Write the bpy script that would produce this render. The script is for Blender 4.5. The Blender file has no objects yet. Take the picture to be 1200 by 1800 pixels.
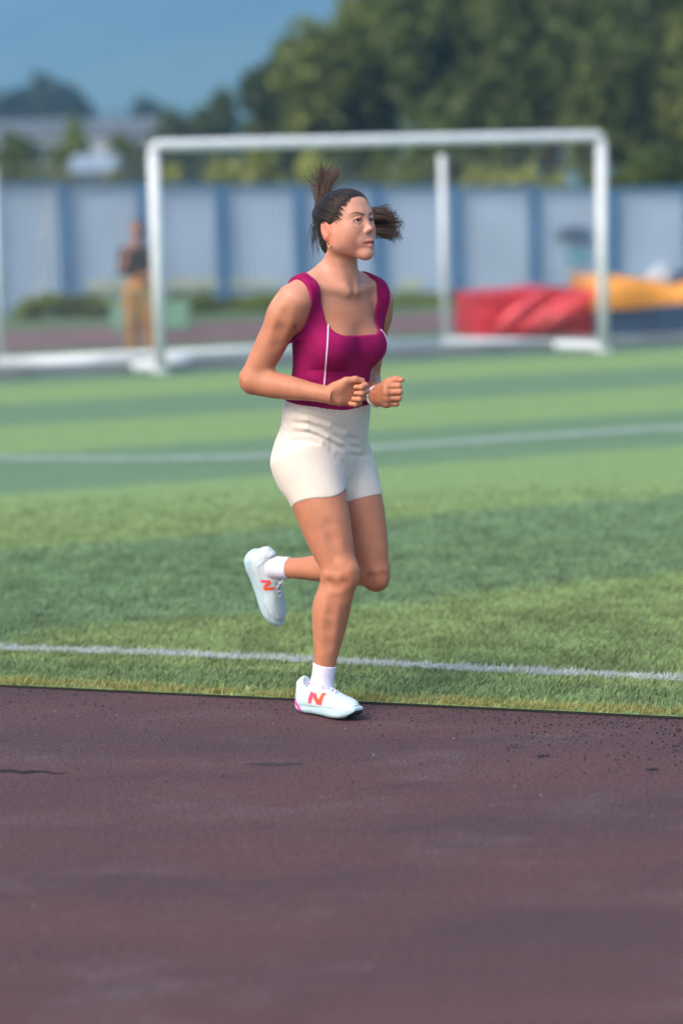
import bpy, bmesh, math, random
import numpy as np
from mathutils import Vector, Matrix

random.seed(7)
RNG = np.random.default_rng(11)
SC = bpy.context.scene
COL = SC.collection
R = math.radians

# ------------------------------------------------------------------ camera
CAM_H, FPX, HORIZON, ROLL = 1.466, 4250.0, 406.0, -1.5
PITCH = math.degrees(math.atan((900 - HORIZON) / FPX))
CAMM = Matrix.Translation((0, 0, CAM_H)) @ Matrix.Rotation(R(90 - PITCH), 4, 'X') @ Matrix.Rotation(R(ROLL), 4, 'Z')
cd = bpy.data.cameras.new('camera')
cam = bpy.data.objects.new('camera', cd)
COL.objects.link(cam)
cam.matrix_world = CAMM
cd.sensor_fit = 'VERTICAL'
cd.sensor_height = 36.0
cd.lens = FPX / 1800 * 36
cd.clip_end = 20000
cd.dof.use_dof = True
cd.dof.focus_distance = 7.28
cd.dof.aperture_fstop = 1.45
SC.camera = cam

# ------------------------------------------------------------------ sky, sun, exposure
SUN_EL, SUN_AZ = 42.0, -136.0      # azimuth from +Y, negative = to the left of the view
world = bpy.data.worlds.new('World')
SC.world = world
world.use_nodes = True
wn = world.node_tree
sky = wn.nodes.new('ShaderNodeTexSky')
sky.sky_type = 'NISHITA'
sky.sun_disc = False
sky.sun_elevation = R(SUN_EL)
sky.sun_rotation = R(SUN_AZ)
sky.air_density = 1.0
sky.dust_density = 3.0
sky.ozone_density = 1.0
wn.nodes['Background'].inputs['Strength'].default_value = 0.105
wn.links.new(sky.outputs[0], wn.nodes['Background'].inputs['Color'])

sl = bpy.data.lights.new('sun', 'SUN')
sl.energy = 1.5
sl.angle = R(38)
sl.color = (1.0, 0.86, 0.69)
sun = bpy.data.objects.new('sun', sl)
COL.objects.link(sun)
sdir = Vector((math.sin(R(SUN_AZ)) * math.cos(R(SUN_EL)), math.cos(R(SUN_AZ)) * math.cos(R(SUN_EL)), math.sin(R(SUN_EL))))
sun.rotation_euler = sdir.to_track_quat('Z', 'Y').to_euler()
sun.location = (0, 0, 30)

SC.view_settings.view_transform = 'Standard'
SC.view_settings.look = 'None'
SC.view_settings.exposure = 2.18
SC.view_settings.gamma = 1.0
SC.cycles.use_denoising = True
SC.cycles.max_bounces = 6
SC.cycles.volume_bounces = 0

# ------------------------------------------------------------------ helpers
def at(px, py, Y):
    d = CAMM.to_3x3() @ Vector(((px - 600) / FPX, -(py - 900) / FPX, -1))
    s = Y / d.y
    return Vector((d.x * s, Y, CAM_H + d.z * s))

def ground(px, py, z=0.0):
    d = CAMM.to_3x3() @ Vector(((px - 600) / FPX, -(py - 900) / FPX, -1))
    s = (z - CAM_H) / d.z
    return Vector((d.x * s, d.y * s, z))

def tag(o, label=None, cat=None, group=None, kind=None):
    if label: o['label'] = label
    if cat: o['category'] = cat
    if group: o['group'] = group
    if kind: o['kind'] = kind
    return o

def empty(name, loc=(0, 0, 0), rz=0.0):
    o = bpy.data.objects.new(name, None)
    COL.objects.link(o)
    o.location = loc
    o.rotation_euler = (0, 0, rz)
    o.empty_display_size = 0.1
    return o

def link(name, me, mat=None, parent=None):
    o = bpy.data.objects.new(name, me)
    COL.objects.link(o)
    if mat is not None and len(me.materials) == 0:
        me.materials.append(mat)
    if parent is not None:
        o.parent = parent
        bpy.context.view_layer.update()
        if parent.type == 'EMPTY' or True:
            o.matrix_parent_inverse = parent.matrix_world.inverted()
    return o

def pymesh(name, V, F, smooth=False):
    me = bpy.data.meshes.new(name)
    me.from_pydata([tuple(v) for v in V], [], [tuple(f) for f in F])
    if smooth:
        me.polygons.foreach_set('use_smooth', [True] * len(me.polygons))
    me.update()
    return me

def npmesh(name, V, F, smooth=False, cols=None, attrs=None):
    """V (n,3), F (m,k) arrays, all faces with k corners"""
    me = bpy.data.meshes.new(name)
    V = np.asarray(V, np.float32); F = np.asarray(F, np.int32)
    n, (m, k) = len(V), F.shape
    me.vertices.add(n); me.vertices.foreach_set('co', V.ravel())
    me.loops.add(m * k); me.loops.foreach_set('vertex_index', F.ravel())
    me.polygons.add(m)
    me.polygons.foreach_set('loop_start', np.arange(0, m * k, k, dtype=np.int32))
    me.polygons.foreach_set('loop_total', np.full(m, k, np.int32))
    if smooth:
        me.polygons.foreach_set('use_smooth', np.ones(m, bool))
    if cols is not None:
        a = me.color_attributes.new('tint', 'FLOAT_COLOR', 'POINT')
        a.data.foreach_set('color', np.hstack([cols, np.ones((n, 1))]).astype(np.float32).ravel())
    for key, val in (attrs or {}).items():
        a = me.attributes.new(key, 'FLOAT_VECTOR', 'POINT')
        a.data.foreach_set('vector', np.asarray(val, np.float32).ravel())
    me.update(calc_edges=True)
    me.validate()
    return me

class MB:
    """collects simple shapes into one mesh"""
    def __init__(s): s.V, s.F = [], []
    def add(s, V, F):
        b = len(s.V)
        s.V += [Vector(v) for v in V]
        s.F += [tuple(i + b for i in f) for f in F]
        return s
    def box(s, c, size, M=None):
        hx, hy, hz = size[0] / 2, size[1] / 2, size[2] / 2
        V = [Vector((x, y, z)) for z in (-hz, hz) for y in (-hy, hy) for x in (-hx, hx)]
        if M is not None: V = [M @ v for v in V]
        V = [v + Vector(c) for v in V]
        return s.add(V, [(0, 2, 3, 1), (4, 5, 7, 6), (0, 1, 5, 4), (2, 6, 7, 3), (0, 4, 6, 2), (1, 3, 7, 5)])
    def tube(s, pts, rad, n=8, caps=True):
        pts = [Vector(p) for p in pts]
        rs = rad if isinstance(rad, (list, tuple)) else [rad] * len(pts)
        V, F = [], []
        up = None
        for i, p in enumerate(pts):
            d = (pts[min(i + 1, len(pts) - 1)] - pts[max(i - 1, 0)]).normalized()
            if up is None:
                up = Vector((0, 0, 1)) if abs(d.z) < 0.9 else Vector((1, 0, 0))
            a = d.cross(up)
            if a.length < 1e-6: a = d.orthogonal()
            a.normalize(); b = a.cross(d).normalized(); up = b
            for k in range(n):
                t = 2 * math.pi * k / n
                V.append(p + a * (math.cos(t) * rs[i]) + b * (math.sin(t) * rs[i]))
        for i in range(len(pts) - 1):
            for k in range(n):
                F.append((i * n + k, i * n + (k + 1) % n, (i + 1) * n + (k + 1) % n, (i + 1) * n + k))
        if caps:
            F.append(tuple(range(n))[::-1]); F.append(tuple(range((len(pts) - 1) * n, len(pts) * n)))
        return s.add(V, F)
    def build(s, name, mat=None, parent=None, smooth=False):
        return link(name, pymesh(name, s.V, s.F, smooth), mat, parent)

def add_bevel(o, w=0.01, seg=2):
    m = o.modifiers.new('bevel', 'BEVEL'); m.width = w; m.segments = seg; m.limit_method = 'ANGLE'
    return o

# ------------------------------------------------------------------ materials
def srgb(r, g, b):
    f = lambda c: (c / 255) / 12.92 if c / 255 <= 0.04045 else ((c / 255 + 0.055) / 1.055) ** 2.4
    return (f(r), f(g), f(b))

def material(name, col=(0.5, 0.5, 0.5), rough=0.6, var=0.0, vscale=5.0, bump=0.0, bscale=50.0, attr=False,
             sss=0.0, spec=0.3, metallic=0.0, col2=None, detail=4.0, trans=0.0, bdist=0.01):
    m = bpy.data.materials.new(name); m.use_nodes = True
    nt = m.node_tree; N = nt.nodes; L = nt.links
    p = N['Principled BSDF']
    p.inputs['Roughness'].default_value = rough
    p.inputs['Metallic'].default_value = metallic
    p.inputs['Specular IOR Level'].default_value = spec
    p.inputs['Base Color'].default_value = (*col, 1)
    src = None
    if attr:
        a = N.new('ShaderNodeAttribute'); a.attribute_name = 'tint'; src = a.outputs['Color']
    tc = N.new('ShaderNodeTexCoord')
    if var or col2:
        no = N.new('ShaderNodeTexNoise'); no.inputs['Scale'].default_value = vscale; no.inputs['Detail'].default_value = detail
        L.new(tc.outputs['Object'], no.inputs['Vector'])
        mx = N.new('ShaderNodeMix'); mx.data_type = 'RGBA'
        c2 = col2 if col2 else tuple(c * (1 - var) for c in col)
        rp = N.new('ShaderNodeMapRange'); rp.inputs[1].default_value = 0.35; rp.inputs[2].default_value = 0.65
        L.new(no.outputs['Fac'], rp.inputs[0])
        L.new(rp.outputs[0], mx.inputs['Factor'])
        if attr:
            mul = N.new('ShaderNodeMix'); mul.data_type = 'RGBA'; mul.blend_type = 'MULTIPLY'; mul.inputs['Factor'].default_value = 1
            mx.inputs['A'].default_value = (1, 1, 1, 1); mx.inputs['B'].default_value = (1 - var, 1 - var, 1 - var, 1)
            L.new(src, mul.inputs['A']); L.new(mx.outputs['Result'], mul.inputs['B']); src = mul.outputs['Result']
        else:
            mx.inputs['A'].default_value = (*col, 1); mx.inputs['B'].default_value = (*c2, 1); src = mx.outputs['Result']
    if src is not None: L.new(src, p.inputs['Base Color'])
    if bump:
        nb = N.new('ShaderNodeTexNoise'); nb.inputs['Scale'].default_value = bscale; nb.inputs['Detail'].default_value = 3
        L.new(tc.outputs['Object'], nb.inputs['Vector'])
        bm = N.new('ShaderNodeBump'); bm.inputs['Strength'].default_value = bump; bm.inputs['Distance'].default_value = bdist
        L.new(nb.outputs['Fac'], bm.inputs['Height']); L.new(bm.outputs[0], p.inputs['Normal'])
    if sss:
        p.inputs['Subsurface Weight'].default_value = sss
        p.inputs['Subsurface Radius'].default_value = (1.0, 0.35, 0.2)
        p.inputs['Subsurface Scale'].default_value = 0.012
    if trans:
        tr = N.new('ShaderNodeBsdfTranslucent'); ms = N.new('ShaderNodeMixShader'); ms.inputs[0].default_value = trans
        if src is not None: L.new(src, tr.inputs['Color'])
        else: tr.inputs['Color'].default_value = (*col, 1)
        L.new(p.outputs[0], ms.inputs[1]); L.new(tr.outputs[0], ms.inputs[2]); L.new(ms.outputs[0], N['Material Output'].inputs['Surface'])
    return m

M_SKIN = material('skin', (0.5, 0.27, 0.18), 0.50, attr=True, var=0.10, vscale=24, sss=0.08, spec=0.32, bump=0.30, bscale=420, bdist=0.0012, detail=6)
M_TANK = material('tank_fabric', (0.29, 0.006, 0.085), 0.85, var=0.12, vscale=30, bump=0.25, bscale=900, bdist=0.001, spec=0.15)
M_SHORTS = material('shorts_fabric', (0.74, 0.65, 0.555), 0.8, var=0.05, vscale=20, bump=0.15, bscale=900, bdist=0.001, spec=0.15)
M_PIPING = material('piping', (0.75, 0.55, 0.70), 0.7)
M_SOCK = material('sock_knit', (0.74, 0.70, 0.80), 0.9, var=0.08, vscale=60, bump=0.4, bscale=500, bdist=0.002, spec=0.1)
M_UPPER = material('shoe_mesh', (0.56, 0.65, 0.67), 0.75, var=0.08, vscale=40, bump=0.5, bscale=420, bdist=0.0015, spec=0.2)
M_SOLE = material('shoe_foam', (0.46, 0.61, 0.66), 0.55, var=0.06, vscale=20, bump=0.1, bscale=300, bdist=0.001)
M_OUTSOLE = material('outsole_rubber', (0.02, 0.025, 0.03), 0.6)
M_TONGUE = material('tongue_knit', (0.36, 0.42, 0.47), 0.85, bump=0.4, bscale=400, bdist=0.001)
M_OVERLAY = material('shoe_overlay', (0.70, 0.74, 0.80), 0.5)
M_LACE = material('lace', (0.78, 0.80, 0.82), 0.8)
M_ORANGE = material('logo_orange', (0.85, 0.10, 0.015), 0.5, col2=(0.9, 0.08, 0.16), vscale=26, detail=0)
M_PINK = material('logo_pink', (0.85, 0.06, 0.32), 0.5)
M_LIP = None
M_GOLD = material('earring_gold', (0.75, 0.45, 0.18), 0.3, metallic=1.0)
M_BRACE = material('bracelet_band', (0.72, 0.76, 0.78), 0.35)

def hair_material(name, c1, c2):
    m = bpy.data.materials.new(name); m.use_nodes = True
    nt = m.node_tree; N = nt.nodes; L = nt.links; p = N['Principled BSDF']
    a = N.new('ShaderNodeAttribute'); a.attribute_name = 'huv'
    no = N.new('ShaderNodeTexNoise'); no.inputs['Scale'].default_value = 1.0; no.inputs['Detail'].default_value = 3
    L.new(a.outputs['Vector'], no.inputs['Vector'])
    rp = N.new('ShaderNodeMapRange'); rp.inputs[1].default_value = 0.35; rp.inputs[2].default_value = 0.7
    L.new(no.outputs['Fac'], rp.inputs[0])
    mx = N.new('ShaderNodeMix'); mx.data_type = 'RGBA'
    mx.inputs['A'].default_value = (*c1, 1); mx.inputs['B'].default_value = (*c2, 1)
    L.new(rp.outputs[0], mx.inputs['Factor']); L.new(mx.outputs['Result'], p.inputs['Base Color'])
    b = N.new('ShaderNodeBump'); b.inputs['Strength'].default_value = 0.6; b.inputs['Distance'].default_value = 0.003
    L.new(no.outputs['Fac'], b.inputs['Height']); L.new(b.outputs[0], p.inputs['Normal'])
    p.inputs['Roughness'].default_value = 0.42; p.inputs['Specular IOR Level'].default_value = 0.4
    return m
M_HAIR = hair_material('hair_dark', (0.006, 0.005, 0.0045), (0.028, 0.017, 0.013))
M_TAIL = hair_material('hair_brown', (0.040, 0.022, 0.016), (0.17, 0.095, 0.068))

# ------------------------------------------------------------------ ground, track, turf
EDGE = [(-700, 1166), (0, 1203), (400, 1222), (640, 1233), (1000, 1250), (1200, 1260), (1900, 1300)]
TURF_Z = 0.009
GDIR = R(25.5)                                   # goal-line direction on the ground
GU = Vector((math.cos(GDIR), math.sin(GDIR), 0)); GN = Vector((-math.sin(GDIR), math.cos(GDIR), 0))

def edge_pts(dy=0, z=TURF_Z):
    return [ground(x, y + dy, z) for x, y in EDGE]

M_EARTH = material('earth', (0.10, 0.10, 0.05), 0.95, var=0.5, vscale=0.3, bump=0.3, bscale=3)
gme = pymesh('ground', [(-9000, -500, -0.03), (9000, -500, -0.03), (9000, 12000, -0.03), (-9000, 12000, -0.03)], [(0, 1, 2, 3)])
tag(link('ground', gme, M_EARTH), kind='structure')

def track_material():
    m = bpy.data.materials.new('track_rubber'); m.use_nodes = True
    nt = m.node_tree; N = nt.nodes; L = nt.links; p = N['Principled BSDF']
    tc = N.new('ShaderNodeTexCoord')
    def noise(scale, detail=4, sx=1, sy=1, rough=0.6):
        mp = N.new('ShaderNodeMapping'); mp.inputs['Scale'].default_value = (sx, sy, 1); mp.inputs['Rotation'].default_value = (0, 0, R(12))
        L.new(tc.outputs['Object'], mp.inputs[0])
        n = N.new('ShaderNodeTexNoise'); n.inputs['Scale'].default_value = scale; n.inputs['Detail'].default_value = detail; n.inputs['Roughness'].default_value = rough
        L.new(mp.outputs[0], n.inputs['Vector']); return n.outputs['Fac']
    def ramp(src, a, b):
        r = N.new('ShaderNodeMapRange'); r.inputs[1].default_value = a; r.inputs[2].default_value = b; r.clamp = True
        L.new(src, r.inputs[0]); return r.outputs[0]
    def mix(f, A, B):
        x = N.new('ShaderNodeMix'); x.data_type = 'RGBA'; L.new(f, x.inputs['Factor'])
        for nm, v in (('A', A), ('B', B)):
            if isinstance(v, tuple): x.inputs[nm].default_value = (*v, 1)
            else: L.new(v, x.inputs[nm])
        return x.outputs['Result']
    big = mix(ramp(noise(1.3, 5, 0.5, 1.3), .35, .68), (0.138, 0.062, 0.060), (0.086, 0.048, 0.050))
    wear = mix(ramp(noise(2.3, 7, 0.8, 1.3, .75), .52, .74), big, (0.160, 0.108, 0.106))
    dark = mix(ramp(noise(4.5, 7, 0.7, 1.5, .75), .56, .74), wear, (0.050, 0.034, 0.036))
    grain = mix(ramp(noise(95, 5), .42, .62), dark, (0.046, 0.029, 0.031))
    speck = mix(ramp(noise(75, 2), .70, .76), grain, (0.26, 0.22, 0.21))
    L.new(speck, p.inputs['Base Color'])
    p.inputs['Roughness'].default_value = 0.85; p.inputs['Specular IOR Level'].default_value = 0.2
    b = N.new('ShaderNodeBump'); b.inputs['Strength'].default_value = 0.7; b.inputs['Distance'].default_value = 0.006
    L.new(noise(120, 4), b.inputs['Height'])
    b2 = N.new('ShaderNodeBump'); b2.inputs['Strength'].default_value = 0.5; b2.inputs['Distance'].default_value = 0.02
    L.new(noise(9, 4, .5, 1.5), b2.inputs['Height']); L.new(b.outputs[0], b2.inputs['Normal'])
    L.new(b2.outputs[0], p.inputs['Normal'])
    return m
M_TRACK = track_material()
ep = edge_pts(0, 0.0)
V = [v + Vector((0, 0.08, 0)) for v in ep] + [Vector((v.x * 1.0, -3.0, 0)) for v in ep]
n = len(ep)
tme = pymesh('running_track', V, [(i, n + i, n + i + 1, i + 1) for i in range(n - 1)])
track = tag(link('running_track', tme, M_TRACK), 'worn purple brown rubber running track in the foreground', None, kind='structure')

def turf_material():
    m = bpy.data.materials.new('synthetic_turf'); m.use_nodes = True
    nt = m.node_tree; N = nt.nodes; L = nt.links; p = N['Principled BSDF']
    tc = N.new('ShaderNodeTexCoord')
    dot = N.new('ShaderNodeVectorMath'); dot.operation = 'DOT_PRODUCT'; dot.inputs[1].default_value = (GN.x, GN.y, 0)
    nz = N.new('ShaderNodeTexNoise'); nz.inputs['Scale'].default_value = 2.5; nz.inputs['Detail'].default_value = 4
    L.new(tc.outputs['Object'], nz.inputs['Vector']); L.new(tc.outputs['Object'], dot.inputs[0])
    ad = N.new('ShaderNodeMath'); ad.operation = 'MULTIPLY_ADD'; ad.inputs[1].default_value = 0.30; L.new(nz.outputs['Fac'], ad.inputs[0]); L.new(dot.outputs['Value'], ad.inputs[2])
    s = N.new('ShaderNodeMath'); s.operation = 'SUBTRACT'; s.inputs[1].default_value = STRIPE0 + 0.15; L.new(ad.outputs[0], s.inputs[0])
    k = N.new('ShaderNodeMath'); k.operation = 'MULTIPLY'; k.inputs[1].default_value = math.pi / STRIPE_W; L.new(s.outputs[0], k.inputs[0])
    si = N.new('ShaderNodeMath'); si.operation = 'SINE'; L.new(k.outputs[0], si.inputs[0])
    rp = N.new('ShaderNodeMapRange'); rp.inputs[1].default_value = -0.14; rp.inputs[2].default_value = 0.14; L.new(si.outputs[0], rp.inputs[0])
    mx = N.new('ShaderNodeMix'); mx.data_type = 'RGBA'
    mx.inputs['A'].default_value = (*TURF_LIGHT, 1); mx.inputs['B'].default_value = (*TURF_DARK, 1)
    L.new(rp.outputs[0], mx.inputs['Factor'])
    n2 = N.new('ShaderNodeTexNoise'); n2.inputs['Scale'].default_value = 24; n2.inputs['Detail'].default_value = 6; n2.inputs['Roughness'].default_value = 0.7
    L.new(tc.outputs['Object'], n2.inputs['Vector'])
    r2 = N.new('ShaderNodeMapRange'); r2.inputs[1].default_value = 0.3; r2.inputs[2].default_value = 0.7; r2.inputs[3].default_value = 0.62; r2.inputs[4].default_value = 1.25
    L.new(n2.outputs['Fac'], r2.inputs[0])
    mu = N.new('ShaderNodeMix'); mu.data_type = 'RGBA'; mu.blend_type = 'MULTIPLY'; mu.inputs['Factor'].default_value = 1
    L.new(mx.outputs['Result'], mu.inputs['A']); L.new(r2.outputs[0], mu.inputs['B'])
    L.new(mu.outputs['Result'], p.inputs['Base Color'])
    p.inputs['Roughness'].default_value = 0.8; p.inputs['Specular IOR Level'].default_value = 0.2
    b = N.new('ShaderNodeBump'); b.inputs['Strength'].default_value = 0.8; b.inputs['Distance'].default_value = 0.02
    n3 = N.new('ShaderNodeTexNoise'); n3.inputs['Scale'].default_value = 60; n3.inputs['Detail'].default_value = 4; L.new(tc.outputs['Object'], n3.inputs['Vector'])
    L.new(n3.outputs['Fac'], b.inputs['Height']); L.new(b.outputs[0], p.inputs['Normal'])
    return m
STRIPE0, STRIPE_W = 8.42, 2.46
TURF_LIGHT, TURF_DARK = (0.205, 0.300, 0.108), (0.132, 0.220, 0.112)
M_TURF = turf_material()
ep = edge_pts()
far_n = 24.3
def on_n(p, nn):                                  # slide p along +Y until its stripe coordinate is nn
    return Vector((p.x, (nn - p.x * GN.x) / GN.y, TURF_Z))
# turf with a real edge that drops to the track
Vt = [Vector(v) for v in ep] + [on_n(Vector((v.x * 4.0, 0, 0)), far_n) for v in ep] + [Vector((v.x, v.y, 0.0)) for v in ep]
Ft = [(i, i + 1, n + i + 1, n + i) for i in range(n - 1)] + [(2 * n + i, 2 * n + i + 1, i + 1, i) for i in range(n - 1)]
M_EDGE = material('turf_edge_tape', (0.012, 0.013, 0.012), 0.8)
tm = pymesh('turf_pitch', Vt, Ft); tm.materials.append(M_TURF); tm.materials.append(M_EDGE)
for q in tm.polygons[n - 1:]: q.material_index = 1
turf = tag(link('turf_pitch', tm), 'striped green synthetic turf pitch', kind='structure')

mb = MB()
eb = edge_pts(1, 0.0)
mb.tube([v + Vector((0, 0, 0.002)) for v in eb], 0.004, 6)
mb.build('turf_edging', M_EDGE, turf)

M_WHITE = material('line_paint', (0.28, 0.32, 0.28), 0.9, var=0.3, vscale=30, bump=0.4, bscale=80)
M_FARLINE = material('far_line_paint', (0.26, 0.33, 0.26), 0.9, var=0.3, vscale=10)
def strip(name, pts, width, z, mat, parent=None):
    V, F = [], []
    for i, p in enumerate(pts):
        d = (pts[min(i + 1, len(pts) - 1)] - pts[max(i - 1, 0)]).normalized()
        nrm = Vector((-d.y, d.x, 0)) * width / 2
        for s in (-1, 1): V.append(Vector((p.x, p.y, z)) + nrm * s)
    F = [(2 * i, 2 * i + 2, 2 * i + 3, 2 * i + 1) for i in range(len(pts) - 1)]
    return link(name, pymesh(name, V, F), mat, parent)
TLINE = [(-500, 1119), (0, 1141), (300, 1151), (600, 1165), (900, 1181), (1200, 1195), (1700, 1220)]
tl = [ground(x, y, TURF_Z) for x, y in TLINE]
strip('touch_line', tl, 0.095, TURF_Z + 0.005, M_WHITE, turf)
ARC = [(-250, 803), (20, 807), (230, 808), (420, 805), (600, 793), (760, 781), (950, 768), (1200, 752), (1450, 737)]
strip('penalty_arc_line', [ground(x, y, TURF_Z) for x, y in ARC], 0.34, TURF_Z + 0.006, M_FARLINE, turf)

# near blades of the turf (nobody could count them)
def seg_dist(px, py, poly):
    best = np.full(px.shape, 1e9)
    for a, b in zip(poly[:-1], poly[1:]):
        dx, dy = b.x - a.x, b.y - a.y
        t = np.clip(((px - a.x) * dx + (py - a.y) * dy) / (dx * dx + dy * dy), 0, 1)
        best = np.minimum(best, np.hypot(px - a.x - t * dx, py - a.y - t * dy))
    return best
def vnoise(x, y, s, seed=0):
    r = np.random.default_rng(seed); g = r.random((64, 64))
    x = x * s; y = y * s
    i = np.floor(x).astype(int); j = np.floor(y).astype(int); fx = x - i; fy = y - j
    fx = fx * fx * (3 - 2 * fx); fy = fy * fy * (3 - 2 * fy)
    a = lambda p, q: g[(i + p) % 64, (j + q) % 64]
    return (a(0, 0) * (1 - fx) + a(1, 0) * fx) * (1 - fy) + (a(0, 1) * (1 - fx) + a(1, 1) * fx) * fy
def make_blades():
    exs = np.array([v.x for v in ep]); eys = np.array([v.y for v in ep])
    X, Y = [], []
    for y0, y1, dens in ((6.55, 9.2, 30000), (9.2, 11.2, 14000), (11.2, 13.8, 6500)):
        hw = 0.155 * y1 + 0.25
        c = int((y1 - y0) * 2 * hw * dens)
        X.append(RNG.uniform(-hw, hw, c)); Y.append(RNG.uniform(y0, y1, c))
    X = np.concatenate(X); Y = np.concatenate(Y)
    e = np.interp(X, exs, eys)
    keep = (Y > e + 0.002) & (RNG.random(len(X)) < np.clip((13.8 - Y) / 2.0, 0, 1)) & (np.abs(X) < 0.155 * Y + 0.2)
    clump = vnoise(X, Y, 26, 3)
    keep &= RNG.random(len(X)) < 0.35 + 0.9 * clump
    X, Y, e, clump = X[keep], Y[keep], e[keep], clump[keep]
    N = len(X)
    h = RNG.uniform(0.010, 0.021, N) * (0.7 + 0.6 * clump)
    w = RNG.uniform(0.0016, 0.0030, N) * np.clip(Y / 8.5, 1, 1.6)
    ang = RNG.uniform(0, math.pi, N)
    lx = RNG.normal(0, 0.010, N) + 0.006; ly = RNG.normal(0, 0.008, N)
    V = np.zeros((N, 3, 3))
    V[:, 0, 0] = X - np.cos(ang) * w; V[:, 0, 1] = Y - np.sin(ang) * w; V[:, 0, 2] = TURF_Z
    V[:, 1, 0] = X + np.cos(ang) * w; V[:, 1, 1] = Y + np.sin(ang) * w; V[:, 1, 2] = TURF_Z
    V[:, 2, 0] = X + lx; V[:, 2, 1] = Y + ly; V[:, 2, 2] = TURF_Z + h
    nn = X * GN.x + Y * GN.y + (vnoise(X, Y, 3, 5) - .5) * .3
    dark = (np.sin((nn - STRIPE0) * math.pi / STRIPE_W) * 4 + 0.5).clip(0, 1)[:, None]
    col = np.array((.27, .355, .145)) * (1 - dark) + np.array((.205, .305, .155)) * dark
    col = col * RNG.uniform(0.65, 1.35, (N, 1)) * (0.75 + 0.5 * vnoise(X, Y, 9, 8))[:, None]
    col *= np.where(RNG.random((N, 1)) < 0.12, 0.2, 1.0)
    dl = seg_dist(X, Y, tl)
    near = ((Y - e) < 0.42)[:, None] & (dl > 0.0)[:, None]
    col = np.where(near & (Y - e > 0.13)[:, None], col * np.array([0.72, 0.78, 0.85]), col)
    on = (dl < 0.047 + RNG.normal(0, 0.008, N))[:, None]
    col = np.where(on & (RNG.random((N, 1)) < 0.9), np.array([0.54, 0.57, 0.56]) * RNG.uniform(0.75, 1.15, (N, 1)), col)
    yel = ((Y - e) < 0.095 + RNG.normal(0, 0.014, N))[:, None]
    col = np.where(yel, np.array([0.33, 0.32, 0.11]) * RNG.uniform(0.6, 1.3, (N, 1)), col)
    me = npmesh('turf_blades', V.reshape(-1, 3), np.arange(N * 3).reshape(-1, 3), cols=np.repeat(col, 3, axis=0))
    return me
M_BLADE = material('turf_blade', attr=True, rough=0.6, trans=0.25, spec=0.25)
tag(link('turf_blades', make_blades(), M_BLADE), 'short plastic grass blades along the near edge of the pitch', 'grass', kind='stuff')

# black rubber crumbs and grit lying on the track by the turf
def make_crumbs(name, N, yr, size, pred, mat, label, cat):
    X = RNG.uniform(-1.8, 1.8, N * 3); Y = RNG.uniform(yr[0], yr[1], N * 3)
    e = np.interp(X, [v.x for v in ep], [v.y for v in ep])
    k = (RNG.random(N * 3) < pred(X, Y, e)) & (Y < e - 0.01)
    X, Y = X[k][:N], Y[k][:N]; N = len(X)
    s = RNG.uniform(*size, N)
    base = np.array([[1, 0, 0], [-.5, .87, 0], [-.5, -.87, 0], [0, 0, 1.0]])
    V = base[None] * s[:, None, None] * RNG.uniform(.6, 1.4, (N, 4, 3))
    a = RNG.uniform(0, 6.28, N); c, sn = np.cos(a)[:, None], np.sin(a)[:, None]
    vx = V[..., 0] * c - V[..., 1] * sn; vy = V[..., 0] * sn + V[..., 1] * c
    V = np.stack([vx + X[:, None], vy + Y[:, None], V[..., 2] + 0.0005], -1)
    F = (np.arange(N) * 4)[:, None, None] + np.array([[0, 1, 3], [1, 2, 3], [2, 0, 3]])[None]
    me = npmesh(name, V.reshape(-1, 3), F.reshape(-1, 3))
    tag(link(name, me, mat), label, cat, kind='stuff')
M_CRUMB = material('rubber_crumb', (0.018, 0.017, 0.018), 0.9)
M_GRIT = material('grit', (0.24, 0.20, 0.19), 0.9)
make_crumbs('rubber_crumbs', 16000, (6.3, 8.9), (0.0015, 0.005),
            lambda X, Y, e: np.clip(0.18 * np.exp(-(e - Y) / 0.22) + np.clip((X - .2) * 1.4, 0, 1) * np.exp(-(e - Y) / 0.40) * 1.6 * vnoise(X, Y, 5, 2), 0, 1) + 0.004,
            M_CRUMB, 'black rubber crumbs scattered on the track along the turf edge', 'rubber crumbs')
make_crumbs('track_grit', 170, (4.6, 8.6), (0.0015, 0.0042), lambda X, Y, e: 0.2 + 0 * X, M_GRIT,
            'pale grit scattered over the running track', 'grit')
# the crack and the scuffs in the track surface
M_CRACK = material('crack', (0.012, 0.009, 0.010), 0.95)
M_SCUFF = material('scuff', (0.05, 0.038, 0.042), 0.9, var=0.4, vscale=40)
M_PALE = material('pale_scuff', (0.17, 0.145, 0.145), 0.9, var=0.35, vscale=30)
def sliver(name, px0, px1, py, th, mat, z=0.0015, seed=1, slope=0.0):
    r = random.Random(seed); V = []; F = []; K = 14
    for i in range(K + 1):
        t = i / K; x = px0 + (px1 - px0) * t
        w = th * math.sin(math.pi * min(max(t, .02), .98)) ** 0.6 * r.uniform(.4, 1.2)
        c = py + slope * (t - .5) + r.uniform(-1, 1) * th * .4
        V += [ground(x, c - w / 2, z), ground(x, c + w / 2, z)]
    F = [(2 * i, 2 * i + 1, 2 * i + 3, 2 * i + 2) for i in range(K)]
    link(name, pymesh(name, V, F), mat, track)
sliver('crack', -40, 120, 1356, 5, M_CRACK, seed=2, slope=6)
sliver('scuff', 430, 530, 1343, 5, M_SCUFF, seed=3)
sliver('scuff', 944, 968, 1329, 5, M_CRACK, seed=5)
sliver('scuff', 1132, 1158, 1352, 5, M_CRACK, seed=6)

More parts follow.
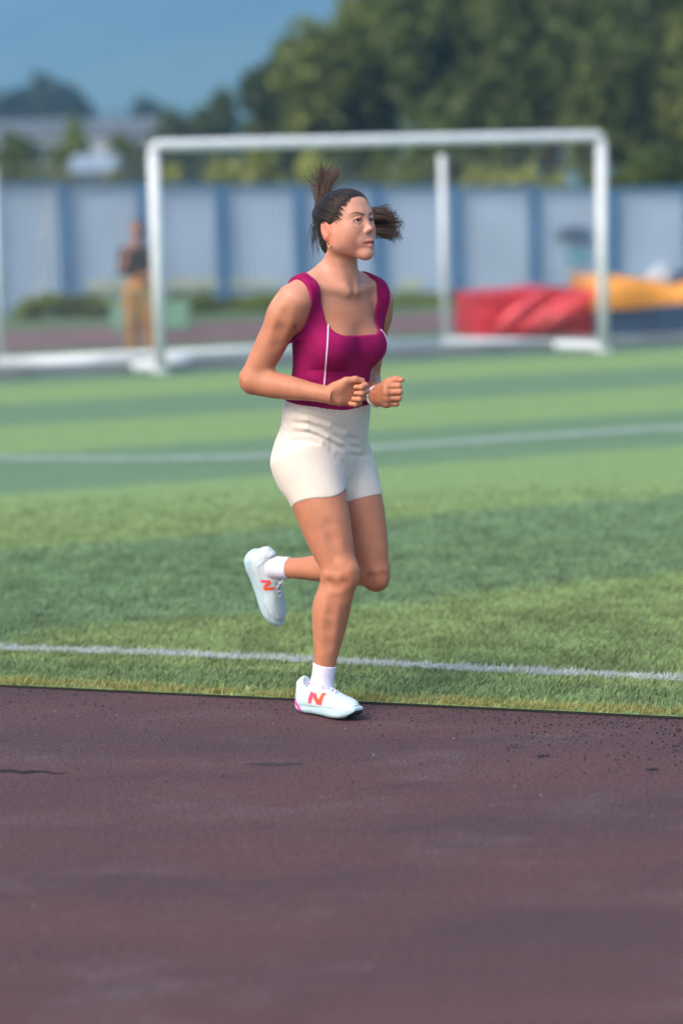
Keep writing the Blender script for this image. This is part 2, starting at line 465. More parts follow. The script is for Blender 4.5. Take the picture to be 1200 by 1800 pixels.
# ------------------------------------------------------------------ behind the pitch
M_CONC = material('concrete', (0.20, 0.23, 0.23), 0.9, var=0.25, vscale=2, bump=0.3, bscale=20)
M_DIRT = material('far_track', (0.16, 0.085, 0.085), 0.9, var=0.3, vscale=1)
M_VERGE = material('verge_grass', (0.085, 0.14, 0.055), 0.95, var=0.35, vscale=1.5, bump=0.5, bscale=12)
def band(name, n0, n1, z, mat, label):
    V = []
    for nn in (n0, n1):
        for s in (-1, 1): V.append(GU * (s * 60 + 12) + GN * nn)
    V = [Vector((v.x, v.y, z)) for v in V]
    o = link(name, pymesh(name, V, [(0, 1, 3, 2)]), mat); return tag(o, label, kind='structure')
band('verge', 24.0, 31.0, -0.008, M_VERGE, 'grass verge behind the goal')
band('far_track', 31.0, 37.5, 0.0, M_DIRT, 'far bend of the running track')
band('far_verge', 37.5, 60.0, -0.004, M_VERGE, 'rough grass strip below the boundary fence')
# concrete kerb behind the pitch
mb = MB(); mid = GU * 12 + GN * 24.75
mb.box((mid.x, mid.y, 0.04), (90, 0.55, 0.16), Matrix.Rotation(GDIR, 3, 'Z'))
kerb = tag(add_bevel(mb.build('kerb', M_CONC), 0.02), 'pale concrete kerb behind the goal', kind='structure')

# ------------------------------------------------------------------ goal
M_GOAL = material('goal_paint', (0.66, 0.69, 0.71), 0.45, var=0.12, vscale=6, spec=0.4)
M_NET = material('net_cord', (0.35, 0.37, 0.38), 0.9)
def make_goal():
    fl = ground(283, 656, TURF_Z)
    fr = fl + Vector((math.cos(R(21.5)), math.sin(R(21.5)), 0)) * 5.30
    nrm = Vector((-math.sin(R(25)), math.cos(R(25)), 0)).normalized() * 2.6
    sideways = Vector((-0.62, 0, 0))
    bl = ground(3, 645, TURF_Z); br = at(783, 600, fr.y + 2.3); br = Vector((br.x, br.y, TURF_Z))
    H0, H1 = 2.40, 2.45
    root = empty('football_goal', (fl + fr) / 2)
    tag(root, 'white metal football goal with box frame standing on the far turf', 'goal')
    r = 0.062
    tl_, tr_ = fl + Vector((0, 0, H0)), fr + Vector((0, 0, H1))
    blt, brt = bl + Vector((0, 0, H0 - .10)), br + Vector((0, 0, H1 - .10))
    lift = Vector((0, 0, r))
    MB().tube([fl, tl_ - Vector((0, 0, .07))], r, 16).build('post', M_GOAL, root, True)
    MB().tube([fr, tr_ - Vector((0, 0, .07))], r, 16).build('post', M_GOAL, root, True)
    cdir = (tr_ - tl_).normalized()
    MB().tube([tl_ - Vector((0, 0, .07)), tl_ - Vector((0, 0, .02)) + cdir * .015, tl_ + cdir * .05] + [tr_ - cdir * .05, tr_ - Vector((0, 0, .02)) - cdir * .015, tr_ - Vector((0, 0, .07))], r, 16).build('crossbar', M_GOAL, root, True)
    for b, bt in ((bl, blt), (br, brt)):
        MB().tube([b, bt], 0.042, 12).build('rear_post', M_GOAL, root, True)
    for a, b in ((fl, bl), (fr, br)):
        MB().tube([a + lift, b + lift], 0.06, 12).build('base_bar', M_GOAL, root, True)
    MB().tube([bl + lift, br + lift], 0.05, 12).build('base_bar', M_GOAL, root, True)
    for p in (fl, fr, bl, br):
        MB().box((p.x, p.y, 0.03), (.14, .14, .04), Matrix.Rotation(R(25), 3, 'Z')).build('foot_plate', M_GOAL, root)
    # net: cords hanging on the two sides and the back
    mb = MB()
    def panel(p0, p1, z0, z1, st=0.14):
        L = (p1 - p0).length; k = int(L / st)
        for i in range(k + 1):
            p = p0.lerp(p1, i / k); mb.tube([p + Vector((0, 0, z0)), p + Vector((0, 0, z1))], 0.0016, 3, False)
        k = int((z1 - z0) / st)
        for i in range(k + 1):
            z = Vector((0, 0, z0 + (z1 - z0) * i / k)); mb.tube([p0 + z, p1 + z], 0.0016, 3, False)
    panel(fl, bl, 0.1, 2.3); panel(fr, br, 0.1, 2.3); panel(bl, br, 0.1, 2.3)
    o = mb.build('net', M_NET, root); o['kind'] = 'stuff'
    # loose cords gathered at the rear of the left side
    for x0, x1 in ((92, 70), (84, 74)):
        MB().tube([at(x0, 335, bl.y - 1.0), at((x0 + x1) / 2 - 3, 430, bl.y - 1.0), at(x1, 520, bl.y - 1.0)], 0.010, 6).build('net_cord', M_NET, root)
    return fl, fr, bl, br
GFL, GFR, GBL, GBR = make_goal()
M_SANDBAG = material('sandbag_cloth', (0.55, 0.58, 0.58), 0.9, var=0.2, vscale=12, bump=0.4, bscale=40)
def blob(name, c, size, mat, seed, parent=None, rz=0.0, sub=3, amp=0.12, flat=True):
    bm = bmesh.new(); bmesh.ops.create_icosphere(bm, subdivisions=sub, radius=1)
    r = random.Random(seed); ph = [r.uniform(0, 6) for _ in range(6)]
    for v in bm.verts:
        p = v.co.copy()
        k = 1 + amp * (math.sin(3 * p.x + ph[0]) * math.sin(4 * p.y + ph[1]) + .6 * math.sin(7 * p.z + ph[2] + 3 * p.x))
        v.co = Vector((p.x * size[0] * k, p.y * size[1] * k, p.z * size[2] * k))
        if flat and v.co.z < -size[2] * .75: v.co.z = -size[2] * .75
    me = bpy.data.meshes.new(name); bm.to_mesh(me); bm.free()
    me.polygons.foreach_set('use_smooth', [True] * len(me.polygons))
    o = link(name, me, mat, parent); o.location = c; o.rotation_euler = (0, 0, rz)
    return o
p = GFL + GU * 0.30 + GN * 0.5
tag(blob('sandbag', (p.x, p.y, 0.09), (.26, .16, .11), M_SANDBAG, 4, rz=.4), 'pale sandbag lying beside the foot of the left goal post', 'sandbag')

# ------------------------------------------------------------------ fence
M_PANEL = material('fence_panel', (0.43, 0.51, 0.61), 0.6, var=0.12, vscale=0.8, bump=0.15, bscale=8)
M_FPOST = material('fence_post', (0.08, 0.19, 0.34), 0.55, var=0.2, vscale=3)
M_MURAL = material('mural_paint', (0.10, 0.16, 0.24), 0.7, var=0.4, vscale=6)
M_TEAL = material('mural_teal', (0.18, 0.42, 0.50), 0.7, var=0.4, vscale=6)
M_YEL = material('fence_yellow_band', (0.58, 0.60, 0.40), 0.7, var=0.25, vscale=2)
def make_fence():
    Y = lambda px: 46.5 + (px + 20) / 1220 * 7.0
    posts = list(np.arange(-17 - 137 * 3, 1700, 136.7))
    root = empty('boundary_fence', (at(600, 520, Y(600)).x, Y(600), 0))
    tag(root, 'pale blue panel fence with darker blue posts along the far side', 'fence')
    base, top = [], []
    for px in posts:
        y = Y(px)
        yt = 323 + (px / 1200) * 9
        g = at(px, 520, y); t = at(px, yt, y)
        base.append(Vector((g.x, y, -.1))); top.append(max(2.0, min(t.z, 2.8)))
    for i, b in enumerate(base):
        MB().box((b.x, b.y - .03, (top[i] + .02) / 2 - .05), (.19, .16, top[i] + .1), Matrix.Rotation(R(28), 3, 'Z')).build('post', M_FPOST, root)
    for i in range(len(base) - 1):
        a, b = base[i], base[i + 1]
        d = (b - a).normalized(); nn = Vector((-d.y, d.x, 0))
        V, F = [], []
        K = 24
        for k in range(K + 1):
            q = a.lerp(b, k / K); dep = 0.018 if (k // 1) % 2 else 0.0
            z1 = top[i] + (top[i + 1] - top[i]) * k / K
            V += [q + nn * (.06 + dep), q + nn * (.06 + dep) + Vector((0, 0, z1 + .1))]
        F = [(2 * k, 2 * k + 2, 2 * k + 3, 2 * k + 1) for k in range(K)]
        nV = len(V)
        V += [v + nn * .02 for v in V]
        F += [(nV + f[3], nV + f[2], nV + f[1], nV + f[0]) for f in F]
        F += [(2 * k + 1, 2 * k + 3, nV + 2 * k + 3, nV + 2 * k + 1) for k in range(K)]
        link('panel', pymesh('panel', V, F), M_PANEL, root)
        # top rail
        MB().box(((a.x + b.x) / 2, (a.y + b.y) / 2, (top[i] + top[i + 1]) / 2 + 0.0), ((b - a).length * .93, .07, .07), Matrix.Rotation(math.atan2(d.y, d.x), 3, 'Z')).build('rail', M_FPOST, root)
    # painted pieces on the panels
    def paint(px0, px1, py0, py1, mat, seed, name='painted_patch'):
        r = random.Random(seed); V = []; K = 16
        for k in range(K):
            a = 2 * math.pi * k / K; rr = r.uniform(.65, 1.1)
            px = (px0 + px1) / 2 + math.cos(a) * (px1 - px0) / 2 * rr; py = (py0 + py1) / 2 + math.sin(a) * (py1 - py0) / 2 * rr
            q = at(px, py, Y(px) - .06); V.append(q)
        c = at((px0 + px1) / 2, (py0 + py1) / 2, Y((px0 + px1) / 2) - .06)
        link(name, pymesh(name, V + [c], [(k, (k + 1) % K, K) for k in range(K)]), mat, root)
    paint(972, 1052, 396, 432, M_MURAL, 3); paint(990, 1045, 436, 462, M_TEAL, 4)
    paint(285, 380, 488, 508, M_YEL, 6); paint(320, 520, 490, 504, M_YEL, 8); paint(690, 750, 490, 508, M_YEL, 9)
    paint(150, 240, 490, 512, M_YEL, 11)
make_fence()

# ------------------------------------------------------------------ mats and gear
M_RED = material('red_tarp', (0.55, 0.010, 0.024), 0.45, var=0.35, vscale=1.4, bump=0.2, bscale=6)
M_ORANGE_MAT = material('orange_vinyl', (0.66, 0.27, 0.045), 0.55, var=0.2, vscale=2)
M_NAVY = material('navy_vinyl', (0.035, 0.065, 0.12), 0.6, var=0.3, vscale=3)
M_WHITEBAG = material('white_bag', (0.36, 0.41, 0.46), 0.6)
def mat_block(name, px0, px1, py0, py1, Y, depth, mat, label, cat, folds, seed, rz):
    a, b = at(px0, py1, Y), at(px1, py1, Y)
    w = (b - a).length; h = at(px0, py0, Y).z - a.z; z0 = max(a.z, 0.0)
    r = random.Random(seed)
    bm = bmesh.new(); bmesh.ops.create_cube(bm, size=1)
    bmesh.ops.subdivide_edges(bm, edges=bm.edges[:], cuts=15, use_grid_fill=True)
    for v in bm.verts:
        p = v.co
        bul = folds * (math.sin(p.x * 9 + p.z * 7 + seed) * .5 + .5 * math.sin(p.x * 17 - p.z * 9 + seed * 2)) + folds * .6 * math.sin(p.z * 12 + p.x * 3)
        side = 1 if p.y < 0 else .4
        x = p.x * w; y = p.y * depth; z = (p.z + .5) * h
        if abs(p.y) > .49: y += math.copysign(bul * side, p.y)
        if p.z > .49: z += bul * .35 + .03 * math.cos(p.x * 6)
        if p.z < -.49: z = 0
        v.co = (x, y, z)
    me = bpy.data.meshes.new(name); bm.to_mesh(me); bm.free()
    me.polygons.foreach_set('use_smooth', [True] * len(me.polygons))
    root = empty(name, ((a.x + b.x) / 2, Y + depth / 2, 0.0), rz)
    tag(root, label, cat)
    o = link('cover', me, mat); o.parent = root
    add_bevel(o, .03, 2)
    return root, w, h
rt, w, h = mat_block('landing_mat', 824, 1038, 507, 588, 32.4, 1.8, M_RED, 'red tarpaulin covered landing mat in front of the fence', 'mat', .05, 2, R(6))
M_FOLD = material('red_tarp_fold', (0.70, 0.07, 0.085), 0.4)
for x0, x1 in ((-.25, .30), (-.05, .55), (-.6, -.2)):                      # diagonal rope-like folds of the tarp
    mb = MB(); mb.tube([(x0, -1.12, .08), ((x0 + x1) / 2, -1.15, h * .45), (x1 + .25, -1.13, h * .98)], [.05, .085, .04], 8)
    o = mb.build('tarp_fold', M_FOLD, None, True); o.parent = rt
rt2, w2, h2 = mat_block('gym_mat', 1044, 1420, 546, 596, 31.9, 2.0, M_NAVY, 'dark navy gym mat under the orange mat at the right', 'mat', .03, 5, R(4))
def top_mat():
    a, b = at(1036, 546, 32.2), at(1420, 546, 32.2); zt = at(1040, 488, 32.2).z
    root = empty('orange_mat', ((a.x + b.x) / 2, 33.1, a.z), R(4)); tag(root, 'orange vinyl mat sagging over the navy mat at the right', 'mat')
    w = (b - a).length; h = zt - a.z
    V, F = [], []; K = 24
    for i in range(K + 1):
        t = i / K; x = (t - .5) * w
        zt_ = h * (1.0 - .38 * math.exp(-((t - .38) / .1) ** 2) + .04 * math.sin(t * 21)); zb = .012 - (.0 if t < .2 else 0)
        yf = -1.15 - .06 * math.sin(t * 17); yb = 1.1
        V += [(x, yf, zb), (x, yf - .05, zt_ * .5), (x, yf + .04, zt_), (x, yb, zt_ * 1.02), (x, yb, zb)]
    F = [(5 * i + j, 5 * i + 5 + j, 5 * i + 6 + j, 5 * i + 1 + j) for i in range(K) for j in range(4)]
    F += [(0, 1, 2, 3, 4), tuple(5 * K + j for j in (4, 3, 2, 1, 0))]
    o = link('cover', pymesh('cover', V, F, True), M_ORANGE_MAT); o.parent = root
top_mat()
p = at(1158, 490, 32.7)
tag(blob('gear_bag', (p.x, p.y, p.z), (.20, .16, .20), M_WHITEBAG, 5), 'small white bag on top of the orange mat', 'bag')
p = at(1188, 500, 33.1)
tag(blob('dark_bundle', (p.x, p.y, p.z), (.45, .3, .18), M_NAVY, 6), 'dark blue bundle on the orange mat behind the white bag', 'bundle')
M_MINT = material('mint_plastic', (0.14, 0.27, 0.19), 0.6)
def crate(px, py, Y, s, label):
    g = ground(px, py); g = at(px, py, Y); 
    root = empty('plastic_crate', (g.x, Y, 0)); tag(root, label, 'crate', 'mint crates behind the goal')
    w, d, h = s
    for nm, c, sz in (('base', (0, 0, .03), (w, d, .05)), ('wall', (0, -d / 2, h / 2 + .03), (w, .03, h)), ('wall', (0, d / 2, h / 2 + .03), (w, .03, h)),
                      ('wall', (-w / 2, 0, h / 2 + .03), (.03, d - .04, h)), ('wall', (w / 2, 0, h / 2 + .03), (.03, d - .04, h))):
        o = MB().box(c, sz).build(nm, M_MINT); o.parent = root
crate(219, 560, 38.0, (.36, .4, .42), 'mint green crate to the left of the bystander behind the goal')
crate(311, 556, 38.0, (.40, .4, .42), 'mint green crate to the right of the left goal post')

# ------------------------------------------------------------------ trees and shrubs
def leaf_material(name):
    return material(name, attr=True, rough=0.6, trans=0.3, spec=0.25)
M_LEAF = leaf_material('leaf')
M_BARK = material('bark', (0.07, 0.055, 0.04), 0.9, var=0.4, vscale=6, bump=0.5, bscale=12)
def crown_mesh(name, clumps, nleaf, size, c1, c2, seed):
    """clumps: list of (center, radii); leaves spread through each clump's volume, denser toward its skin"""
    r = np.random.default_rng(seed)
    vol = np.array([c[1][0] * c[1][1] + c[1][2] * c[1][0] for c in clumps]); vol = vol / vol.sum()
    Vs, Cs = [], []
    for (c, rad), f in zip(clumps, vol):
        k = max(40, int(nleaf * f))
        d = r.normal(size=(k, 3)); d /= np.linalg.norm(d, axis=1)[:, None]
        lump = 1 + .22 * np.sin(d[:, 0] * 5 + c[0]) * np.sin(d[:, 2] * 6 + c[2]) + .12 * np.sin(d[:, 1] * 9 + c[1])
        rr = r.random(k) ** 0.42 * lump
        P = np.array(c) + d * rr[:, None] * np.array(rad)
        s = size * r.uniform(.6, 1.4, k)
        a = r.normal(size=(k, 3)); a /= np.linalg.norm(a, axis=1)[:, None]
        b = np.cross(a, r.normal(size=(k, 3))); b /= np.linalg.norm(b, axis=1)[:, None]
        a = a * s[:, None]; b = b * (s * .55)[:, None]
        Vs.append(np.stack([P - a, P + b * .9, P + a, P - b], 1))
        tint = r.random() 
        col = (np.array(c1) * (1 - tint) + np.array(c2) * tint) * r.uniform(.7, 1.3, (k, 1))
        Cs.append(np.repeat(col[:, None], 4, 1))
    V = np.concatenate(Vs).reshape(-1, 3); C = np.concatenate(Cs).reshape(-1, 3)
    return npmesh(name, V, np.arange(len(V)).reshape(-1, 4), cols=C)
def tree(px, py_top, Y, width, label, c1, c2, seed, nleaf=7000, size=.22, base_h=None, group=None, nclump=16, flat=1.0, cat='tree', name='broadleaf_tree'):
    r = random.Random(seed)
    topz = at(px, py_top, Y).z; x = at(px, py_top, Y).x
    root = empty(name, (x, Y, -.03)); tag(root, label, cat, group)
    low = base_h if base_h is not None else topz * .32
    cz = (topz + low) / 2; hz = (topz - low) / 2
    clumps = []
    for i in range(nclump):
        a = r.uniform(0, 6.283); q = math.sqrt(r.random()) * .78; zz = r.uniform(-.75, .8)
        k = math.sqrt(max(0.08, 1 - zz * zz)) 
        s = r.uniform(.24, .42)
        clumps.append(((math.cos(a) * q * width * k, math.sin(a) * q * width * k * .8, cz + zz * hz * (1 - s * .6)),
                       (width * s, width * s, hz * s * flat * 1.15)))
    o = link('crown', crown_mesh('crown', clumps, nleaf, size, c1, c2, seed), M_LEAF); o.parent = root
    mb = MB()
    tr = max(.06, topz * .022)
    mb.tube([(0, 0, 0), (tr * .4, 0, low * .6), (-tr * .3, 0, low * 1.2), (0, 0, cz)], [tr * 1.5, tr, tr * .85, tr * .4], 8)
    for c, rad in clumps[:8]:
        mb.tube([(0, 0, low * .8), (c[0] * .45, c[1] * .45, (low + c[2]) / 2 + .1), c], [tr * .55, tr * .35, tr * .12], 6)
    o = mb.build('trunk', M_BARK, None, True); o.parent = root
    return root
DG1, DG2 = (0.095, 0.130, 0.034), (0.125, 0.160, 0.040)
OL1, OL2 = (0.110, 0.145, 0.028), (0.170, 0.195, 0.042)
YG1, YG2 = (0.20, 0.27, 0.04), (0.32, 0.34, 0.07)
BG1, BG2 = (0.035, 0.060, 0.035), (0.055, 0.080, 0.040)
GT = 'big trees beyond the fence'
tree(640, -30, 88, 3.4, 'tall olive green tree at the left end of the big tree row', OL1, OL2, 3, 9000, .24, 2.6, GT)
tree(455, 100, 96, 1.35, 'small dark tree crown peeking out left of the big tree row', DG1, BG2, 4, 3500, .2, 5.0, GT, 10)
tree(790, -110, 84, 3.3, 'broad dark green tree behind the goal crossbar', DG1, OL1, 5, 9000, .24, 2.6, GT)
tree(955, -140, 82, 3.4, 'dark spreading tree behind the right half of the crossbar', DG1, DG2, 6, 9000, .24, 2.4, GT)
tree(1130, -150, 80, 3.3, 'olive tinged tree rising above the right goal post', DG1, OL2, 8, 9000, .24, 2.4, GT)
tree(1290, -120, 84, 3.6, 'dense dark tree at the right edge of the picture', DG1, DG2, 9, 8000, .24, 2.4, GT)
tree(1215, -190, 95, 3.4, 'tall dark tree behind the trees at the right edge', DG1, OL1, 17, 8000, .26, 2.4, GT)
tree(880, -170, 98, 3.4, 'tall dark tree behind the gap in the big tree row', DG1, DG2, 18, 8000, .26, 2.4, GT)
tree(370, 150, 120, 2.3, 'dark rounded tree above the left part of the crossbar', DG1, BG2, 10, 5000, .26, 2.0, GT)
tree(500, 130, 105, 2.1, 'dark tree filling the gap below the olive tree', DG1, DG1, 12, 5000, .26, 1.8, GT)
tree(290, 195, 125, 1.9, 'low dark tree behind the left goal post', DG1, BG1, 13, 4000, .26, 2.0, GT)
tree(120, 205, 120, 1.25, 'small light green tree in front of the grey roofed hall', YG1, OL2, 14, 2500, .22, 2.0, GT)
tree(30, 225, 125, 1.7, 'dark tree at the left edge above the fence', DG1, OL1, 15, 3500, .26, 2.0, GT)
tree(215, 235, 118, 1.6, 'dark low tree between the white house and the goal post', DG1, OL1, 16, 3500, .26, 1.6, GT)
GF = 'hazy far trees'
tree(62, 128, 300, 4.5, 'hazy pointed tree far off at the left', BG1, BG2, 20, 3000, .6, 6.0, GF)
tree(125, 150, 310, 5.5, 'hazy rounded tree far off right of the pointed one', BG1, BG2, 21, 3000, .6, 6.0, GF)
tree(5, 158, 305, 4.5, 'hazy tree far off cut by the left edge', BG1, BG2, 22, 3000, .6, 6.0, GF)
tree(238, 152, 290, 3.2, 'slim hazy tree far off above the left goal post', BG1, BG2, 23, 2500, .6, 6.0, GF)
tree(300, 178, 300, 5.0, 'low hazy tree far off beside the slim one', BG1, BG2, 24, 2500, .6, 5.0, GF)
GS = 'shrubs behind the fence'
names = ['shrub at the left edge above the fence', 'shrub in front of the white house', 'shrub beside the left goal post', 'bright shrub right of the left goal post', 'bright shrub left of the runner head',
         'bright shrub behind the runner hair', 'shrub right of the runner head', 'shrub behind the rear goal post', 'bright shrub right of the rear goal post', 'yellowish shrub left of the right goal post',
         'dark shrub behind the right goal post', 'dark shrub at the right edge above the fence']
spots = [(10, 268, 60, 1.0, 0), (100, 280, 61, .9, 1), (200, 285, 60, .9, 1), (330, 262, 61, 1.1, 2), (440, 255, 62, 1.1, 2), (545, 258, 61, 1.0, 2), (655, 262, 62, 1.1, 1),
         (745, 258, 61, 1.0, 1), (850, 268, 62, 1.1, 2), (950, 265, 61, 1.1, 2), (1060, 262, 62, 1.1, 0), (1175, 255, 61, 1.2, 0)]
for i, ((px, py, Y, w, k), nm) in enumerate(zip(spots, names)):
    cc = ((DG1, OL1), (OL1, OL2), (OL2, YG2))[k]
    tree(px, py, Y, w, nm, cc[0], cc[1], 40 + i, 2600, .13, .6, GS, 9, 1.1, 'shrub', 'shrub')
GL = 'low weeds below the fence'
for i, px in enumerate((60, 150, 330, 430, 500, 720, 790)):
    Y = 44.5 + px / 1200 * 5.5
    lab = ['weeds at the foot of the fence near the left edge', 'weeds at the foot of the fence left of the bystander', 'weeds at the foot of the fence right of the left goal post',
           'weeds at the foot of the fence between goal post and runner', 'weeds at the foot of the fence beside the runner arm', 'weeds at the foot of the fence right of the runner shoulder', 'weeds beside the red mat'][i]
    tree(px, 512, Y, .85, lab, (0.07, .10, .02), YG1, 70 + i, 1500, .07, .03, GL, 9, 1.0, 'weeds', 'weed_clump')

# ------------------------------------------------------------------ far buildings
M_ROOF = material('metal_roof', (0.12, 0.13, 0.14), 0.7, var=0.2, vscale=.3)
M_WALL = material('render_wall', (0.45, 0.47, 0.48), 0.9, var=0.15, vscale=.5)
M_HOUSE = material('white_house_wall', (0.22, 0.28, 0.34), 0.9, var=0.1, vscale=.5)
M_GLASS = material('dark_window', (0.03, 0.04, 0.05), 0.2)
def building(name, px0, px1, py_e, py_r, Y, depth, label, wall, roofm):
    a, b = at(px0, py_e, Y), at(px1, py_e, Y); w = b.x - a.x; he = (a.z + b.z) / 2; hr = at((px0 + px1) / 2, py_r, Y).z
    root = empty(name, ((a.x + b.x) / 2, Y + depth / 2, 0)); tag(root, label, 'building')
    o = MB().box((0, 0, he / 2), (w, depth, he)).build('wall', wall); o.parent = root
    V = [(-w / 2 - .5, -depth / 2 - .5, he), (w / 2 + .5, -depth / 2 - .5, he), (w / 2 + .5, 0, hr), (-w / 2 - .5, 0, hr), (-w / 2 - .5, depth / 2 + .5, he), (w / 2 + .5, depth / 2 + .5, he)]
    o = link('roof', pymesh('roof', V, [(0, 1, 2, 3), (3, 2, 5, 4), (0, 3, 4), (1, 5, 2), (0, 4, 5, 1)]), roofm); o.parent = root
    k = max(2, int(w / 3))
    for i in range(k):
        x = -w / 2 + (i + .5) * w / k
        o = MB().box((x, -depth / 2 - .01, he - 1.3), (1.1, .06, 1.0)).build('window', M_GLASS); o.parent = root
building('sports_hall', -120, 265, 238, 203, 200, 14, 'long hall with grey metal roof beyond the trees', M_WALL, M_ROOF)
building('white_house', 140, 182, 302, 268, 110, 5, 'small white house between the trees at the left', M_HOUSE, M_HOUSE)
building('pink_house', 1035, 1062, 205, 180, 120, 5, 'small pale pink house glimpsed through the right trees', material('pink_wall', (.55, .42, .40), .9), M_ROOF)

# ------------------------------------------------------------------ mountain and haze
def mountain():
    nx, ny = 140, 60
    xs = np.linspace(-2600, 2600, nx); ys = np.linspace(1500, 4600, ny)
    X, Y = np.meshgrid(xs, ys, indexing='ij')
    h = np.clip((Y - 1600) / 2600, 0, 1) ** 0.9 * 620
    h += 90 * np.sin(X / 310 + 1.3) * np.clip((Y - 1600) / 1200, 0, 1) + 45 * np.sin(X / 120 + Y / 260) * np.clip((Y - 1600) / 900, 0, 1)
    h += (vnoise(X + 9000, Y, 1 / 140, 4) - .5) * 90 * np.clip((Y - 1550) / 700, 0, 1)
    Z = np.maximum(h, 0) - 4
    V = np.stack([X, Y, Z], -1).reshape(-1, 3)
    I = np.arange(nx * ny).reshape(nx, ny)
    F = np.stack([I[:-1, :-1], I[1:, :-1], I[1:, 1:], I[:-1, 1:]], -1).reshape(-1, 4)
    return npmesh('mountain', V, F, True)
M_MOUNT = material('mountain_forest', (0.022, 0.055, 0.030), 0.95, col2=(0.11, 0.17, 0.07), vscale=0.0034, detail=3)
tag(link('mountain', mountain(), M_MOUNT), 'forested blue mountain slope with pale fields in the distance', kind='structure')
hz = MB().box((0, 2200, 329), (7000, 6400, 662)).build('haze', None)
hm = bpy.data.materials.new('haze'); hm.use_nodes = True
hn = hm.node_tree; hn.nodes.remove(hn.nodes['Principled BSDF'])
pv = hn.nodes.new('ShaderNodeVolumePrincipled')
pv.inputs['Color'].default_value = (0.27, 0.60, 1.0, 1); pv.inputs['Density'].default_value = 0.0008; pv.inputs['Anisotropy'].default_value = 0.0
hn.links.new(pv.outputs[0], hn.nodes['Material Output'].inputs['Volume'])
hz.data.materials.append(hm)
tag(hz, 'thin blue haze filling the valley air', 'haze', kind='stuff')

# ================================================================== people: distance-field modelling
def smin(a, b, k):
    h = np.maximum(k - np.abs(a - b), 0) / k
    return np.minimum(a, b) - h * h * k * 0.25
def smax(a, b, k): return -smin(-a, -b, k)
A3 = lambda v: np.array(v, float)
def unit(v): v = A3(v); return v / np.linalg.norm(v)
def spline_table(ts, vs, n=129):
    ts, vs = np.array(ts, float), np.array(vs, float)
    m = np.gradient(vs, ts)
    x = np.linspace(0, 1, n); i = np.clip(np.searchsorted(ts, x, side='right') - 1, 0, len(ts) - 2)
    h = ts[i + 1] - ts[i]; t = np.clip((x - ts[i]) / h, 0, 1)
    return ((2*t**3 - 3*t**2 + 1) * vs[i] + (t**3 - 2*t**2 + t) * h * m[i] + (-2*t**3 + 3*t**2) * vs[i + 1] + (t**3 - t**2) * h * m[i + 1])
class Cone:
    def __init__(s, a, b, ra, rb): s.a, s.b, s.ra, s.rb = A3(a), A3(b), float(ra), float(rb)
    def bbox(s):
        r = max(s.ra, s.rb); return np.minimum(s.a, s.b) - r, np.maximum(s.a, s.b) + r
    def dist(s, X, Y, Z):
        d = s.b - s.a; l2 = max(d @ d, 1e-12)
        t = np.clip(((X - s.a[0]) * d[0] + (Y - s.a[1]) * d[1] + (Z - s.a[2]) * d[2]) / l2, 0, 1)
        return np.sqrt((X - s.a[0] - t * d[0])**2 + (Y - s.a[1] - t * d[1])**2 + (Z - s.a[2] - t * d[2])**2) - (s.ra + t * (s.rb - s.ra))
class Ell:
    def __init__(s, c, r, M=None):
        s.c, s.r = A3(c), A3(r); s.M = np.eye(3) if M is None else np.asarray(M, float)   # columns = axes
    def bbox(s):
        e = np.sqrt(((s.M * s.r) ** 2).sum(1)); return s.c - e, s.c + e
    def dist(s, X, Y, Z):
        x, y, z = X - s.c[0], Y - s.c[1], Z - s.c[2]
        q = [(x * s.M[0, i] + y * s.M[1, i] + z * s.M[2, i]) / s.r[i] for i in range(3)]
        k0 = np.sqrt(q[0]**2 + q[1]**2 + q[2]**2) + 1e-9
        k1 = np.sqrt((q[0] / s.r[0])**2 + (q[1] / s.r[1])**2 + (q[2] / s.r[2])**2) + 1e-9
        return k0 * (k0 - 1) / k1
